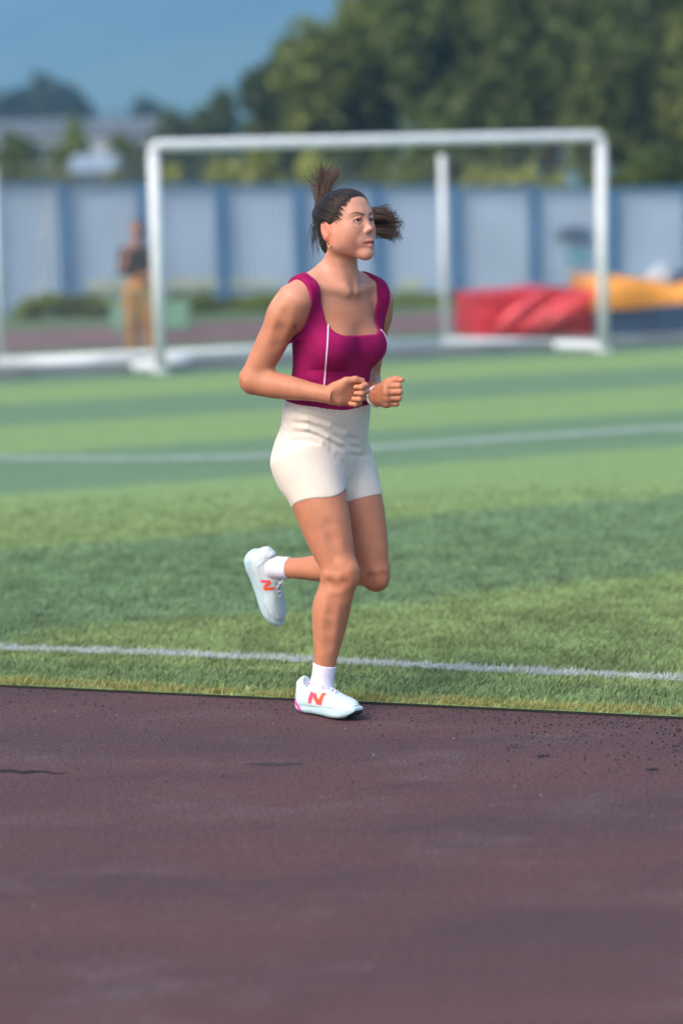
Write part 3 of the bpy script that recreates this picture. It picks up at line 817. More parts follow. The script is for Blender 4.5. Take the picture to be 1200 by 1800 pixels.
class Loft:
    """stations: rows (t, r_side, r_front, r_back, off_side, off_front); v = front direction; twist = yaw table in degrees"""
    def __init__(s, a, b, v, st, twist=None, p=2.0):
        s.a, s.b = A3(a), A3(b); s.w = unit(s.b - s.a); s.L = np.linalg.norm(s.b - s.a); s.p = p
        v = A3(v); v = v - s.w * (v @ s.w); s.v = unit(v); s.u = np.cross(s.v, s.w)
        st = [tuple(r) + (0,) * (6 - len(r)) for r in st]; ts = [r[0] for r in st]
        s.tab = [spline_table(ts, [r[k] for r in st]) for k in range(1, 6)]
        s.tw = spline_table([r[0] for r in twist], [R(r[1]) for r in twist]) if twist else None
        s.rm = max(t.max() for t in s.tab[:3]) + np.abs(s.tab[3]).max() + np.abs(s.tab[4]).max()
    def bbox(s): return np.minimum(s.a, s.b) - s.rm, np.maximum(s.a, s.b) + s.rm
    def dist(s, X, Y, Z):
        x, y, z = X - s.a[0], Y - s.a[1], Z - s.a[2]
        l = x * s.w[0] + y * s.w[1] + z * s.w[2]
        i = (np.clip(l / s.L, 0, 1) * 128).astype(np.float32)
        i0 = np.minimum(i.astype(np.int32), 127); f = i - i0
        g = lambda tb: tb.astype(np.float32)[i0] * (1 - f) + tb.astype(np.float32)[i0 + 1] * f
        U = x * s.u[0] + y * s.u[1] + z * s.u[2]; W = x * s.v[0] + y * s.v[1] + z * s.v[2]
        if s.tw is not None:
            a = g(s.tw); c, sn = np.cos(a), np.sin(a); U, W = U * c + W * sn, -U * sn + W * c
        U = U - g(s.tab[3]); W = W - g(s.tab[4])
        ru = g(s.tab[0]); rv = np.where(W > 0, g(s.tab[1]), g(s.tab[2]))
        if s.p == 2: q = np.sqrt((U / ru)**2 + (W / rv)**2) + 1e-6
        else: q = (np.abs(U / ru)**s.p + np.abs(W / rv)**s.p) ** (1 / s.p) + 1e-6
        rho = np.sqrt(U * U + W * W) + 1e-6
        d = rho - rho / q
        le = np.maximum(-l, l - s.L)
        return np.where(le > 0, np.sqrt(np.maximum(d, 0)**2 + np.maximum(le, 0)**2), np.maximum(d, le))
class Field:
    def __init__(s, lo, hi, h):
        s.lo = A3(lo); s.h = h; s.n = np.ceil((A3(hi) - s.lo) / h).astype(int) + 1
        s.v = np.full(s.n, 0.5, np.float32)
    def axes(s, i0, i1):
        g = lambda k: (s.lo[k] + np.arange(i0[k], i1[k]) * s.h).astype(np.float32)
        return g(0)[:, None, None], g(1)[None, :, None], g(2)[None, None, :]
    def add(s, pr, k=0.02, op='u'):
        a, b = pr.bbox(); m = k + 0.03
        i0 = np.clip(np.floor((a - m - s.lo) / s.h).astype(int), 0, s.n); i1 = np.clip(np.ceil((b + m - s.lo) / s.h).astype(int) + 1, 0, s.n)
        if (i1 <= i0).any(): return s
        X, Y, Z = s.axes(i0, i1); d = pr.dist(X, Y, Z).astype(np.float32)
        sl = tuple(slice(p, q) for p, q in zip(i0, i1)); o = s.v[sl]
        s.v[sl] = smin(o, d, k) if op == 'u' else smax(o, -d, k)
        return s
    def addall(s, prims):
        for pr, k, op in prims: s.add(pr, k, op)
        return s
    def coords(s): return s.axes((0, 0, 0), s.n)
    def sample(s, p):
        q = (A3(p) - s.lo) / s.h; i = np.floor(q).astype(int)
        if (i < 0).any() or (i >= s.n - 1).any(): return 0.5
        f = q - i; c = s.v[i[0]:i[0]+2, i[1]:i[1]+2, i[2]:i[2]+2]
        c = c[0] * (1 - f[0]) + c[1] * f[0]; c = c[0] * (1 - f[1]) + c[1] * f[1]
        return float(c[0] * (1 - f[2]) + c[1] * f[2])
    def march(s, o, d, smax_=0.9, step=0.0015):
        """first point where the ray enters the solid"""
        o, d = A3(o), unit(d); t = 0.0
        while t < smax_:
            v = s.sample(o + d * t)
            if v < 0.0006: return o + d * t
            t += max(step * .5, min(v * .7, 0.02))
        return None
    def normal(s, p):
        e = np.eye(3) * s.h; return unit([s.sample(p + e[i]) - s.sample(p - e[i]) + 1e-9 for i in range(3)])
    def mesh(s): return surface_nets(s.v, s.lo, s.h)
def surface_nets(v, lo, h):
    sgn = v < 0
    nx, ny, nz = v.shape
    cnt = np.zeros((nx - 1, ny - 1, nz - 1), np.int8)
    for a in (0, 1):
        for b in (0, 1):
            for c in (0, 1): cnt += sgn[a:nx-1+a, b:ny-1+b, c:nz-1+c]
    I = np.argwhere((cnt > 0) & (cnt < 8))
    idm = np.full(cnt.shape, -1, np.int32); idm[I[:, 0], I[:, 1], I[:, 2]] = np.arange(len(I))
    corners = [(a, b, c) for a in (0, 1) for b in (0, 1) for c in (0, 1)]
    val = {o: v[I[:, 0] + o[0], I[:, 1] + o[1], I[:, 2] + o[2]] for o in corners}
    P = np.zeros((len(I), 3)); C = np.zeros(len(I))
    for o in corners:
        for ax in range(3):
            if o[ax]: continue
            q = list(o); q[ax] = 1; q = tuple(q)
            m = (val[o] < 0) != (val[q] < 0)
            t = val[o][m] / (val[o][m] - val[q][m])
            pt = np.tile(np.array(o, float), (m.sum(), 1)); pt[:, ax] = t
            P[m] += pt; C[m] += 1
    V = lo + (I + P / C[:, None]) * h
    Q = []
    for ax in range(3):
        b, c = (ax + 1) % 3, (ax + 2) % 3
        s0 = [slice(None)] * 3; s1 = [slice(None)] * 3; s0[ax] = slice(0, -1); s1[ax] = slice(1, None)
        A, B = sgn[tuple(s0)], sgn[tuple(s1)]
        E = np.argwhere(A != B)
        ok = (E[:, b] > 0) & (E[:, c] > 0) & (E[:, b] < v.shape[b] - 1) & (E[:, c] < v.shape[c] - 1)
        E = E[ok]; fl = A[E[:, 0], E[:, 1], E[:, 2]]
        def cell(db, dc):
            k = E.copy(); k[:, b] += db; k[:, c] += dc
            return idm[k[:, 0], k[:, 1], k[:, 2]]
        q = np.stack([cell(-1, -1), cell(0, -1), cell(0, 0), cell(-1, 0)], 1)
        q[~fl] = q[~fl][:, ::-1]
        Q.append(q)
    F = np.concatenate(Q); F = F[(F >= 0).all(1)]
    return V, F
def relax(V, F, it=2, lam=0.5):
    """Laplacian smoothing of a quad mesh"""
    e = np.concatenate([F[:, [i, (i + 1) % 4]] for i in range(4)]); 
    for _ in range(it):
        S = np.zeros_like(V); N = np.zeros(len(V))
        for k in range(3):
            S[:, k] = np.bincount(e[:, 0], V[e[:, 1], k], len(V)) + np.bincount(e[:, 1], V[e[:, 0], k], len(V))
        N = np.bincount(e[:, 0], minlength=len(V)) + np.bincount(e[:, 1], minlength=len(V))
        V = V + lam * (S / np.maximum(N, 1)[:, None] - V)
    return V
def crop(V, F, keep_v):
    k = keep_v[F].all(1); F = F[k]; used = np.unique(F); mp = np.full(len(V), -1); mp[used] = np.arange(len(used))
    return V[used], mp[F], used

# ------------------------------------------------------------------ the runner
DR = 7.42
def P(px, py, d=0.0): return A3(at(px, py, DR + d))
def yaw_dirs(deg):
    f = A3((math.sin(R(deg)), -math.cos(R(deg)), 0)); r = A3((-math.cos(R(deg)), -math.sin(R(deg)), 0)); return f, r
TZ = A3((0, 0, 1))
runner = empty('person', tuple(ground(568, 1262)))
tag(runner, 'jogging person in magenta tank top, cream shorts and white running shoes', 'person')

PH_P, PH_S, PH_H = 52.0, 42.0, 49.0         # facing angles of pelvis, shoulders and head, measured from the camera
Fp, Rp = yaw_dirs(PH_P); Fs, Rs = yaw_dirs(PH_S)
tA, tB = P(564, 848, 0.0), P(597, 478, -0.06)
def tpy(py): return (848 - py) / 370.0
ST = [(0, .130, .085, .090), (tpy(815), .152, .100, .104), (tpy(788), .158, .104, .108), (tpy(750), .154, .106, .113), (tpy(715), .152, .107, .116),
      (tpy(685), .138, .103, .100), (tpy(650), .131, .100, .090), (tpy(600), .136, .100, .098), (tpy(555), .142, .090, .100), (tpy(525), .140, .070, .090),
      (tpy(502), .112, .058, .075), (tpy(488), .070, .050, .060), (1, .050, .046, .052)]
# v axis of the loft is the pelvis facing; the twist turns it to the shoulder facing
TW = [(0, 0), (.3, 0), (.75, PH_S - PH_P), (1, PH_S - PH_P)]
torso_loft = Loft(tA, tB, Fp, ST, TW)
def tors(py, u, v, f=None):                 # a point in torso coordinates: height as picture row, u to her right, v to her front
    t = tpy(py); c = tA + (tB - tA) * t
    a = PH_P + np.interp(t, [0, .3, .75, 1], [0, 0, PH_S - PH_P, PH_S - PH_P]); F_, R_ = yaw_dirs(a)
    return c + R_ * u + F_ * v
def mat_axes(x, y, z): return np.stack([unit(x), unit(y), unit(z)], 1)
TORSO = [(torso_loft, .01, 'u')]
for s in (1, -1):
    TORSO.append((Ell(tors(606, .066 * s, .068), (.066, .058, .060), mat_axes(Rs, Fs, TZ)), .035, 'u'))
    TORSO.append((Ell(tors(806, .070 * s, -.036), (.078, .078, .090), mat_axes(Rp, Fp, TZ)), .05, 'u'))
SHR, SHL = P(520, 524, -.165), P(662, 524, .035)
NECKB, NECKT = tors(498, 0, .004), None
HF, HR = yaw_dirs(PH_H)
HO = P(605, 393, -.095)
PT = R(6); HM = np.stack([HR, HF * math.cos(PT) + TZ * math.sin(PT), TZ * math.cos(PT) - HF * math.sin(PT)], 1)              # head axes: x her right, y front, z up
def H(x, y, z): return HO + HM @ A3((x, y, z))
TORSO += [(Cone(NECKB, H(0, -.022, -.070), .051, .046), .03, 'u'),
          (Cone(tors(506, .03, -.02), SHR + A3((.02, .02, .006)), .040, .044), .03, 'u'), (Cone(tors(506, -.03, -.02), SHL + A3((-.015, 0, .006)), .040, .042), .03, 'u'),
          (Cone(tors(478, .028, -.030), tors(500, .120, -.022), .028, .028), .04, 'u'), (Cone(tors(478, -.028, -.030), tors(500, -.120, -.022), .028, .028), .04, 'u'),
          (Cone(H(.046, -.020, -.055), tors(512, .014, .060), .010, .007), .018, 'u'), (Cone(H(-.046, -.020, -.055), tors(512, -.014, .060), .010, .007), .018, 'u'),
          (Cone(tors(513, .022, .056), tors(502, .12, .027), .009, .010), .022, 'u'), (Cone(tors(513, -.022, .056), tors(502, -.12, .027), .009, .010), .022, 'u')]
# arms
ELR, WRR = P(441, 670, -.135), P(573, 694, -.225)
ELL_, WRL = P(645, 672, .115), P(661, 696, -.085)
def limb(a, b, v, st, p=2.0): return Loft(a, b, v, st, None, p)
ARMR = [(limb(SHR, ELR, (-.8, .3, .5), [(0, .046, .044, .046), (.12, .052, .052, .05), (.35, .050, .050, .047), (.6, .045, .046, .045), (.85, .040, .040, .042), (1, .036, .036, .038)]), .035, 'u'),
        (Cone(SHR + A3((-.004, -.004, -.006)), SHR + (ELR - SHR) * .2, .047, .05), .03, 'u'),
        (Cone(ELR, ELR + A3((-.004, .01, -.004)), .036, .032), .02, 'u'),
        (limb(ELR, WRR + unit(WRR - ELR) * .022, TZ, [(0, .036, .036, .036), (.2, .040, .042, .040), (.45, .036, .038, .036), (.75, .027, .029, .027), (1, .021, .026, .024)]), .02, 'u')]
ARML = [(limb(SHL, ELL_, (.8, .3, .5), [(0, .044, .044, .046), (.15, .048, .048, .047), (.4, .045, .045, .044), (.7, .040, .040, .040), (1, .035, .035, .036)]), .032, 'u'),
        (Cone(SHL, SHL + (ELL_ - SHL) * .2, .044, .046), .03, 'u'),
        (limb(ELL_, WRL + unit(WRL - ELL_) * .020, TZ, [(0, .035, .035, .035), (.25, .038, .040, .038), (.6, .031, .033, .032), (1, .022, .027, .025)]), .02, 'u')]
wA = unit(ELR - SHR); oA = unit(A3((-.8, -.35, .1)) - wA * (A3((-.8, -.35, .1)) @ wA)); MA = mat_axes(oA, np.cross(wA, oA), wA)
ARMR += []
ARMR.insert(2, (Ell(SHR + (ELR - SHR) * .20 + oA * .014, (.040, .042, .075), MA), .014, 'u'))
ARMR.insert(3, (Ell(SHR + (ELR - SHR) * .60 - oA * .010 + np.cross(wA, oA) * .012, (.036, .036, .070), MA), .016, 'u'))
def hand(wr, f, s_, mirror, a1=(48, 52, 56, 60), a2=95, a3=60, thumb=None):
    """fist: f forward, s_ thumb side; returns prims"""
    f = unit(f); s_ = A3(s_); s_ = unit(s_ - f * (s_ @ f)); n = np.cross(f, s_) * (1 if mirror else -1)
    S = .92
    L = lambda x, y, z: wr + (f * x + s_ * y + n * z) * S
    pr = [(Cone(L(-.016, 0, 0), L(.02, .002, 0), .0195, .0195), .008, 'u')]
    mcp = [(.084, .030, .004), (.087, .010, .007), (.082, -.010, .005), (.074, -.028, .001)]
    ln = [(.038, .024, .018), (.042, .027, .019), (.039, .025, .018), (.031, .019, .016)]
    for i in range(4):
        pr.append((Cone(L(.012, mcp[i][1] * .55, -.002), L(*mcp[i]), .0165, .0112), .014, 'u'))
        pr.append((Cone(L(.03, mcp[i][1] * .7, -.012), L(mcp[i][0] - .012, mcp[i][1], -.008), .014, .010), .012, 'u'))
        pr.append((Ell(L(mcp[i][0], mcp[i][1], mcp[i][2] + .003), (.0105, .0105, .0105)), .006, 'u'))
    fin = []
    for i in range(4):
        ang = 0; q = L(*mcp[i]); r = .0098 if i < 3 else .0086
        for k, (l, da) in enumerate(zip(ln[i], (a1[i], a2, a3))):
            ang += da; d = f * math.cos(R(ang)) - n * math.sin(R(ang)); nq = q + d * l * S
            pr.append((Cone(q, nq, r, r * .93), .0035, 'u')); q = nq; r *= .93
    th = thumb or [(.018, .026, -.010), (.050, .046, -.014), (.080, .050, -.016), (.104, .044, -.016)]
    rr = (.0165, .0125, .0105, .0082)
    for k in range(3): pr.append((Cone(L(*th[k]), L(*th[k + 1]), rr[k], rr[k + 1]), .005 if k else .016, 'u'))
    return pr
hfR = unit(P(626, 690, -.205) - WRR)
HANDR = hand(WRR + hfR * .012, hfR, unit(A3((.10, -.25, 1))), False, (42, 46, 50, 54), 92, 62)
hfL = unit(P(689, 695, -.19) - WRL)
HANDL = hand(WRL + hfL * .010, hfL, unit(A3((.05, -.05, 1))), True, (62, 64, 66, 68), 100, 55, [(.018, .026, -.012), (.046, .046, -.022), (.066, .052, -.036), (.080, .050, -.052)])
# legs
HPR, KNR, ANR = P(537, 802, -.075), P(598, 1010, -.165), P(564, 1212, -.150)
HPL, KNL, ANL = P(600, 802, .075), P(654, 1006, .005), P(479, 998, .200)
flR = Fp; 
LEGR = [(limb(HPR, KNR, Fp, [(0, .082, .084, .086), (.25, .085, .088, .086), (.5, .079, .083, .079), (.75, .067, .068, .066), (.92, .056, .056, .054), (1, .053, .053, .052)]), .05, 'u'),
        (Ell(KNR + Fp * .018 + A3((0, 0, .004)), (.040, .036, .044), mat_axes(Rp, Fp, TZ)), .03, 'u'),
        (Cone(KNR + Fp * .022 + A3((0, 0, -.03)), KNR + Fp * .016 + A3((0, 0, -.07)), .022, .016), .03, 'u'),
        (Ell(KNR + Fp * .046 + A3((0, 0, .004)), (.024, .011, .028), mat_axes(Rp, Fp, TZ)), .018, 'u'),
        (limb(KNR, ANR, Fp, [(0, .050, .048, .052), (.12, .052, .045, .060), (.3, .058, .043, .073), (.45, .053, .040, .064), (.65, .040, .034, .045), (.82, .031, .031, .034), (1, .030, .032, .034)]), .025, 'u')]
SHKL = unit(ANL - KNL); UPL = -SHKL
LEGL = [(limb(HPL, KNL, Fp, [(0, .088, .088, .090), (.25, .090, .093, .090), (.5, .084, .090, .080), (.75, .071, .076, .064), (.92, .058, .062, .056), (1, .052, .054, .054)]), .03, 'u'),
        (Ell(KNL + Fp * .016 + A3((0, 0, -.016)), (.042, .042, .044), mat_axes(Rp, Fp, TZ)), .03, 'u'),
        (limb(KNL, ANL, (0, 0, -1), [(0, .046, .044, .048), (.15, .047, .042, .052), (.32, .050, .040, .058), (.5, .045, .037, .050), (.72, .035, .032, .037), (.88, .031, .031, .033), (1, .030, .031, .033)]), .02, 'u')]

# head
def headM(ax=None): return HM
HEAD = [(Ell(H(0, -.010, .022), (.0720, .080, .072), HM), .01, 'u'),
        (Ell(H(0, .032, -.018), (.0590, .052, .078), HM), .03, 'u'),
        (Ell(H(0, .026, .042), (.061, .052, .047), HM), .03, 'u')]
for s in (1, -1):
    HEAD += [(Cone(H(.043 * s, .006, -.058), H(.009 * s, .064, -.096), .0170, .0120), .034, 'u'),
             (Cone(H(.048 * s, .000, -.026), H(.043 * s, .006, -.060), .019, .0165), .03, 'u'),
             (Ell(H(.036 * s, .052, -.034), (.024, .024, .034), HM), .034, 'u'),
             (Cone(H(.014 * s, .0755, .018), H(.038 * s, .065, .020), .0080, .0080), .024, 'u'),
             (Ell(H(.0305 * s, .0895, .0000), (.0165, .0105, .0100), HM), .012, 's'),
             (Ell(H(.0305 * s, .0690, .000), (.0115, .0115, .0115), HM), .003, 'u'),
             (Cone(H(.0155 * s, .0790, -.0005), H(.026 * s, .0838, .0068), .0020, .0024), .005, 'u'),
             (Cone(H(.026 * s, .0838, .0068), H(.037 * s, .0812, .0058), .0024, .0024), .005, 'u'),
             (Cone(H(.037 * s, .0812, .0058), H(.0465 * s, .0720, -.0004), .0024, .0020), .005, 'u'),
             (Cone(H(.0165 * s, .0790, -.0030), H(.030 * s, .0818, -.0076), .0018, .0020), .005, 'u'),
             (Cone(H(.030 * s, .0818, -.0076), H(.0460 * s, .0720, -.0028), .0020, .0016), .005, 'u'),
             (Ell(H(.0095 * s, .0900, -.0335), (.0064, .0080, .0058), HM), .006, 'u'),
             (Ell(H(.0060 * s, .0960, -.0400), (.0032, .0042, .0028), HM), .003, 's')]
HEAD += [(Cone(H(0, .0780, .010), H(0, .0930, -.0240), .0072, .0085), .012, 'u'), (Ell(H(0, .0975, -.0285), (.0076, .0088, .0070), HM), .007, 'u'),
         (Ell(H(0, .079, -.063), (.030, .0125, .021), HM), .018, 'u'),
         (Ell(H(0, .0775, -.1010), (.0165, .0130, .0130), HM), .022, 'u'),
         (Cone(H(.0265, .0775, -.0662), H(.006, .0920, -.0622), .0026, .0050), .005, 'u'), (Cone(H(-.0265, .0775, -.0662), H(-.006, .0920, -.0622), .0026, .0050), .005, 'u'),
         (Cone(H(.0235, .0780, -.0715), H(0, .0905, -.0775), .0034, .0062), .005, 'u'), (Cone(H(-.0235, .0780, -.0715), H(0, .0905, -.0775), .0034, .0062), .005, 'u'),
         (Cone(H(.0275, .0800, -.0678), H(0, .0985, -.0700), .0012, .0016), .002, 's'), (Cone(H(-.0275, .0800, -.0678), H(0, .0985, -.0700), .0012, .0016), .002, 's')]
EAR = []
for s in (1, -1):
    ax = mat_axes(HM @ A3((s * .94, -.34, 0)), HM @ A3((.33, .90, .26)) * 1.0, HM @ A3((0, -.28, .96)))
    EAR += [(Ell(H(.0715 * s, -.018, -.020), (.0085, .0180, .0300), ax), .008, 'u'),
            (Ell(H(.0815 * s, -.010, -.017), (.0065, .0095, .0175), ax), .004, 's'),
            (Cone(H(.070 * s, -.006, -.043), H(.068 * s, -.004, -.051), .0065, .0055), .006, 'u')]
HEADALL = HEAD + EAR

# ---- body fields
lo, hi = A3((-0.38, DR - .45, -.02)), A3((0.30, DR + .36, 1.70))
body_f = Field(lo, hi, 0.0032)
body_f.addall(TORSO); body_f.addall(LEGR); body_f.addall(LEGL); body_f.addall(ARMR); body_f.addall(ARML); body_f.addall(HEADALL)
torso_f = Field(lo + A3((0, 0, .7)), hi, 0.0032)
torso_f.addall(TORSO)
for a_, b_ in ((SHR, ELR), (SHL, ELL_)): torso_f.add(Cone(a_, a_ + (b_ - a_) * .35, .047, .050), .035)

TAN = A3((0.52, 0.205, 0.112)); FACE = A3((0.62, 0.290, 0.195)); LIP = A3((0.60, 0.185, 0.155)); BROW = A3((0.035, 0.018, 0.012))
def head_local(V): return (V - HO) @ HM
cam_tattoo = None
def skin_tint(V):
    z = V[:, 2]; q = head_local(V)
    t = np.clip((z - 1.22) / .12, 0, 1)[:, None]
    c = TAN * (1 - t) + FACE * t
    arm = ((V - SHR) @ unit(Rs) > 0.015) & (z < 1.36) & (z > .85)
    c = c * (1 + A3((.06, .11, .12)) * (vnoise(V[:, 0] + V[:, 1] + 5, V[:, 2] + 3, 16, 6)[:, None] - .5) + .06 * (vnoise(V[:, 0] - V[:, 1] + 5, V[:, 2] + 3, 60, 7)[:, None] - .5))
    tt = cam_tattoo; c = c * (1 - .6 * np.exp(-(np.linalg.norm((V - tt) * A3((1, .5, .8)), axis=1) / .008) ** 2)[:, None])
    kn = np.exp(-(np.linalg.norm(V - (KNR + Fp * .05), axis=1) / .075) ** 2) + np.exp(-(np.linalg.norm(V - (KNL + Fp * .05), axis=1) / .075) ** 2)
    c = c * (1 - kn[:, None] * A3((.01, .08, .10)))
    for wr in (WRR, WRL):                                    # redder knuckles
        kk = np.exp(-(np.linalg.norm(V - wr - A3((.06, 0, 0)), axis=1) / .06) ** 2); c = c * (1 + kk[:, None] * A3((.16, .16, .18)))
    hd = (q[:, 1] > -.2) & (z > H(0, 0, -.13)[2])
    lip = np.exp(-((q[:, 0] / .0250) ** 4)) * np.exp(-(((q[:, 2] + .0705) / .0118) ** 4)) * (q[:, 1] > .074) * hd * .8
    c = c * (1 - lip[:, None]) + LIP * lip[:, None]
    slit = np.exp(-((q[:, 0] / .0275) ** 6)) * np.exp(-(((q[:, 2] + .0700 - np.abs(q[:, 0]) * .08) / .0020) ** 2)) * (q[:, 1] > .070) * hd
    c = c * (1 - .88 * slit[:, None])
    ax = np.abs(q[:, 0])
    zb = np.interp(ax, [.010, .020, .034, .047, .054], [.0150, .0180, .0225, .0215, .0170]); wb = np.interp(ax, [.008, .014, .03, .046, .054], [.0016, .0034, .0036, .0024, .0008])
    brow = np.exp(-(((q[:, 2] - zb) / np.maximum(wb, 1e-4)) ** 4)) * (ax > .009) * (ax < .055) * (q[:, 1] > .04) * hd
    c = c * (1 - .78 * brow[:, None]) + BROW * .78 * brow[:, None]
    zl = np.interp(ax, [.015, .022, .030, .040, .046], [.0002, .0046, .0054, .0040, -.0004])
    lash = np.exp(-(((q[:, 2] - zl) / .0017) ** 2)) * (ax > .014) * (ax < .047) * (q[:, 1] > .06) * hd
    c = c * (1 - .85 * lash[:, None]) + BROW * .85 * lash[:, None]
    blush = np.exp(-(((ax - .045) / .02) ** 2 + ((q[:, 2] + .028) / .02) ** 2)) * (q[:, 1] > .02) * hd
    c = c * (1 - blush[:, None] * A3((0, .10, .10)))
    ear = ((ax > .068) & (q[:, 1] < .012) & (q[:, 2] > -.060) & (q[:, 2] < .018) & hd)[:, None]
    c = np.where(ear, c * A3((1.08, .78, .72)), c)
    return c
def cam_hit(field, px, py, near=-.55):
    o = A3((0, 0, CAM_H)); p = P(px, py, near); d = unit(p - o); return field.march(p, d, 1.1)
def groove(field, pts, r, k, depth=0.0026, op='s'):
    q = [cam_hit(field, *p) for p in pts]; q = [a + field.normal(a) * (depth if op == 's' else 0) for a in q if a is not None]
    for a, b in zip(q[:-1], q[1:]):
        if np.linalg.norm(a - b) < .09: field.add(Cone(a, b, r, r), k, op)
# muscle and joint relief
for pts, r, k, cut in (([(585, 1056), (580, 1080), (577, 1105), (576, 1132)], .009, .030, .0013), ([(585, 990), (589, 1004), (587, 1016)], .006, .020, .0016), ([(576, 1024), (590, 1031), (605, 1026)], .006, .022, .0016),
                       ([(478, 646), (487, 654), (498, 658)], .0030, .010, .0016), ([(500, 552), (493, 580), (486, 606)], .009, .028, .0010),
                       ([(576, 925), (584, 950), (588, 972)], .010, .032, .0010), ([(640, 1000), (648, 1014), (652, 1026)], .006, .022, .0012)):
    groove(body_f, pts, r, k, r + k / 4 - cut)
o_ = A3((0, 0, CAM_H)); cam_tattoo = body_f.march(P(518, 574, -.5), P(518, 574, -.5) - o_, 1.0)
if cam_tattoo is None: cam_tattoo = A3((9, 9, 9))
Vb, Fb = body_f.mesh(); Vb = relax(Vb, Fb, 2)
zcut = H(0, 0, -.128)[2]
def hand_side(V, wr, f): return (V - wr) @ unit(f)
inhead = (Vb[:, 2] > zcut + .004) & (head_local(Vb)[:, 1] > -.3)
inR = (hand_side(Vb, WRR, WRR - ELR) > -.016) & (ARMR[-1][0].dist(*Vb.T) < .006)
inL = (hand_side(Vb, WRL, WRL - ELL_) > -.016) & (ARML[-1][0].dist(*Vb.T) < .006)
Vb, Fb, _ = crop(Vb, Fb, ~(inhead | inR | inL))
# head and hands in finer steps, welded into the same mesh
head_f = Field(HO - A3((.15, .15, .20)), HO + A3((.15, .15, .15)), 0.0014)
head_f.addall(TORSO[:1] + TORSO[5:]); head_f.addall(HEADALL)
Vh, Fh = head_f.mesh(); Vh = relax(Vh, Fh, 1); Vh, Fh, _ = crop(Vh, Fh, (Vh[:, 2] > zcut - .002))
parts = [(Vb, Fb), (Vh, Fh)]
for wr, el, hp, arm in ((WRR, ELR, HANDR, ARMR), (WRL, ELL_, HANDL, ARML)):
    c = wr + unit(hfR if wr is WRR else hfL) * .05
    hf = Field(c - .12, c + .12, 0.0014)
    hf.addall([arm[-1]]); hf.addall(hp)
    Vx, Fx = hf.mesh(); Vx = relax(Vx, Fx, 1)
    s_ = (Vx - wr) @ unit(wr - el)
    Vx, Fx, _ = crop(Vx, Fx, (s_ > -.022) & (np.abs(Vx - c).max(1) < .117)); parts.append((Vx, Fx))
off = 0; VV, FF = [], []
for v, f in parts: VV.append(v); FF.append(f + off); off += len(v)
VV, FF = np.concatenate(VV), np.concatenate(FF)
body = link('body', npmesh('body', VV, FF, True, skin_tint(VV)), M_SKIN, runner)

# eyes
M_EYE = bpy.data.materials.new('eye'); M_EYE.use_nodes = True
def eye_material():
    nt = M_EYE.node_tree; N, L = nt.nodes, nt.links; p = N['Principled BSDF']
    a = N.new('ShaderNodeAttribute'); a.attribute_name = 'tint'; L.new(a.outputs['Color'], p.inputs['Base Color']); p.inputs['Roughness'].default_value = .15
eye_material()
for s in (1, -1):
    bm = bmesh.new(); bmesh.ops.create_uvsphere(bm, u_segments=32, v_segments=24, radius=.0130)
    me = bpy.data.meshes.new('eye'); bm.to_mesh(me); bm.free()
    co = np.array([v.co for v in me.vertices]); g = unit((.10, 1, .05))
    ca = (co / .0130) @ g
    col = np.where((ca > .965)[:, None], A3((.006, .004, .003)), np.where((ca > .87)[:, None], A3((.05, .024, .012)), A3((.62, .57, .54))))
    a = me.color_attributes.new('tint', 'FLOAT_COLOR', 'POINT'); a.data.foreach_set('color', np.hstack([col, np.ones((len(co), 1))]).astype(np.float32).ravel())
    me.transform(Matrix([list(HM[i]) + [0] for i in range(3)] + [[0, 0, 0, 1]])); me.transform(Matrix.Translation(Vector(H(.0305 * s, .0700, -.0004))))
    me.polygons.foreach_set('use_smooth', [True] * len(me.polygons))
    link('eye', me, M_EYE, runner)

# ------------------------------------------------------------------ clothes
def torso_coords(X, Y, Z):
    """(row, u, v) of world points in torso coordinates"""
    w = torso_loft.w; l = (X - tA[0]) * w[0] + (Y - tA[1]) * w[1] + (Z - tA[2]) * w[2]; t = l / torso_loft.L
    a = R(PH_P) + np.interp(t, [0, .3, .75, 1], [0, 0, R(PH_S - PH_P), R(PH_S - PH_P)])
    x, y = X - tA[0] - w[0] * l, Y - tA[1] - w[1] * l
    return 848 - 370 * t, -np.cos(a) * x - np.sin(a) * y, np.sin(a) * x - np.cos(a) * y
PXM = 370 / torso_loft.L                     # rows per metre along the trunk
X, Y, Z = torso_f.coords()
row, U, Wv = torso_coords(X, Y, Z)
aU = np.abs(U)
m_ = lambda d: d / PXM                       # rows -> metres
front = Wv > -.005
# inner edge of neckline: depth of the neck opening as a function of |u|; outer edge: the armhole
neck_row = np.where(front, np.interp(aU, [0, .070, .090, .100, .109, .124], [579, 577, 572, 560, 530, 470]), np.interp(aU, [0, .070, .100, .124], [560, 558, 535, 470]))
arm_u = np.interp(row, [470, 500, 530, 560, 580, 592, 602, 640], [.160, .158, .153, .149, .151, .160, .20, .25])
d_tank = torso_f.v - .0066
d_tank = smax(d_tank, (m_(neck_row - row)).astype(np.float32), .003)
d_tank = smax(d_tank, (aU - arm_u).astype(np.float32), .003)
hem_row = 707 + 2 * np.sin(U * 30)
d_tank = smax(d_tank, m_(row - hem_row).astype(np.float32), .003)
tank_f = Field(torso_f.lo, torso_f.lo + (torso_f.n - 1) * torso_f.h, torso_f.h); tank_f.v = d_tank.astype(np.float32); tank_f.n = np.array(tank_f.v.shape)
# creases in the top: under the bust, at the side
for pts in ([(508, 646), (540, 652), (575, 650)], [(508, 662), (535, 668), (566, 676)], [(580, 652), (610, 655), (648, 648)], [(512, 632), (530, 640)]):
    groove(tank_f, pts, .0022, .010)
Vt, Ft = tank_f.mesh(); Vt = relax(Vt, Ft, 3)
tank = link('tank_top', npmesh('tank_top', Vt, Ft, True), M_TANK, runner)
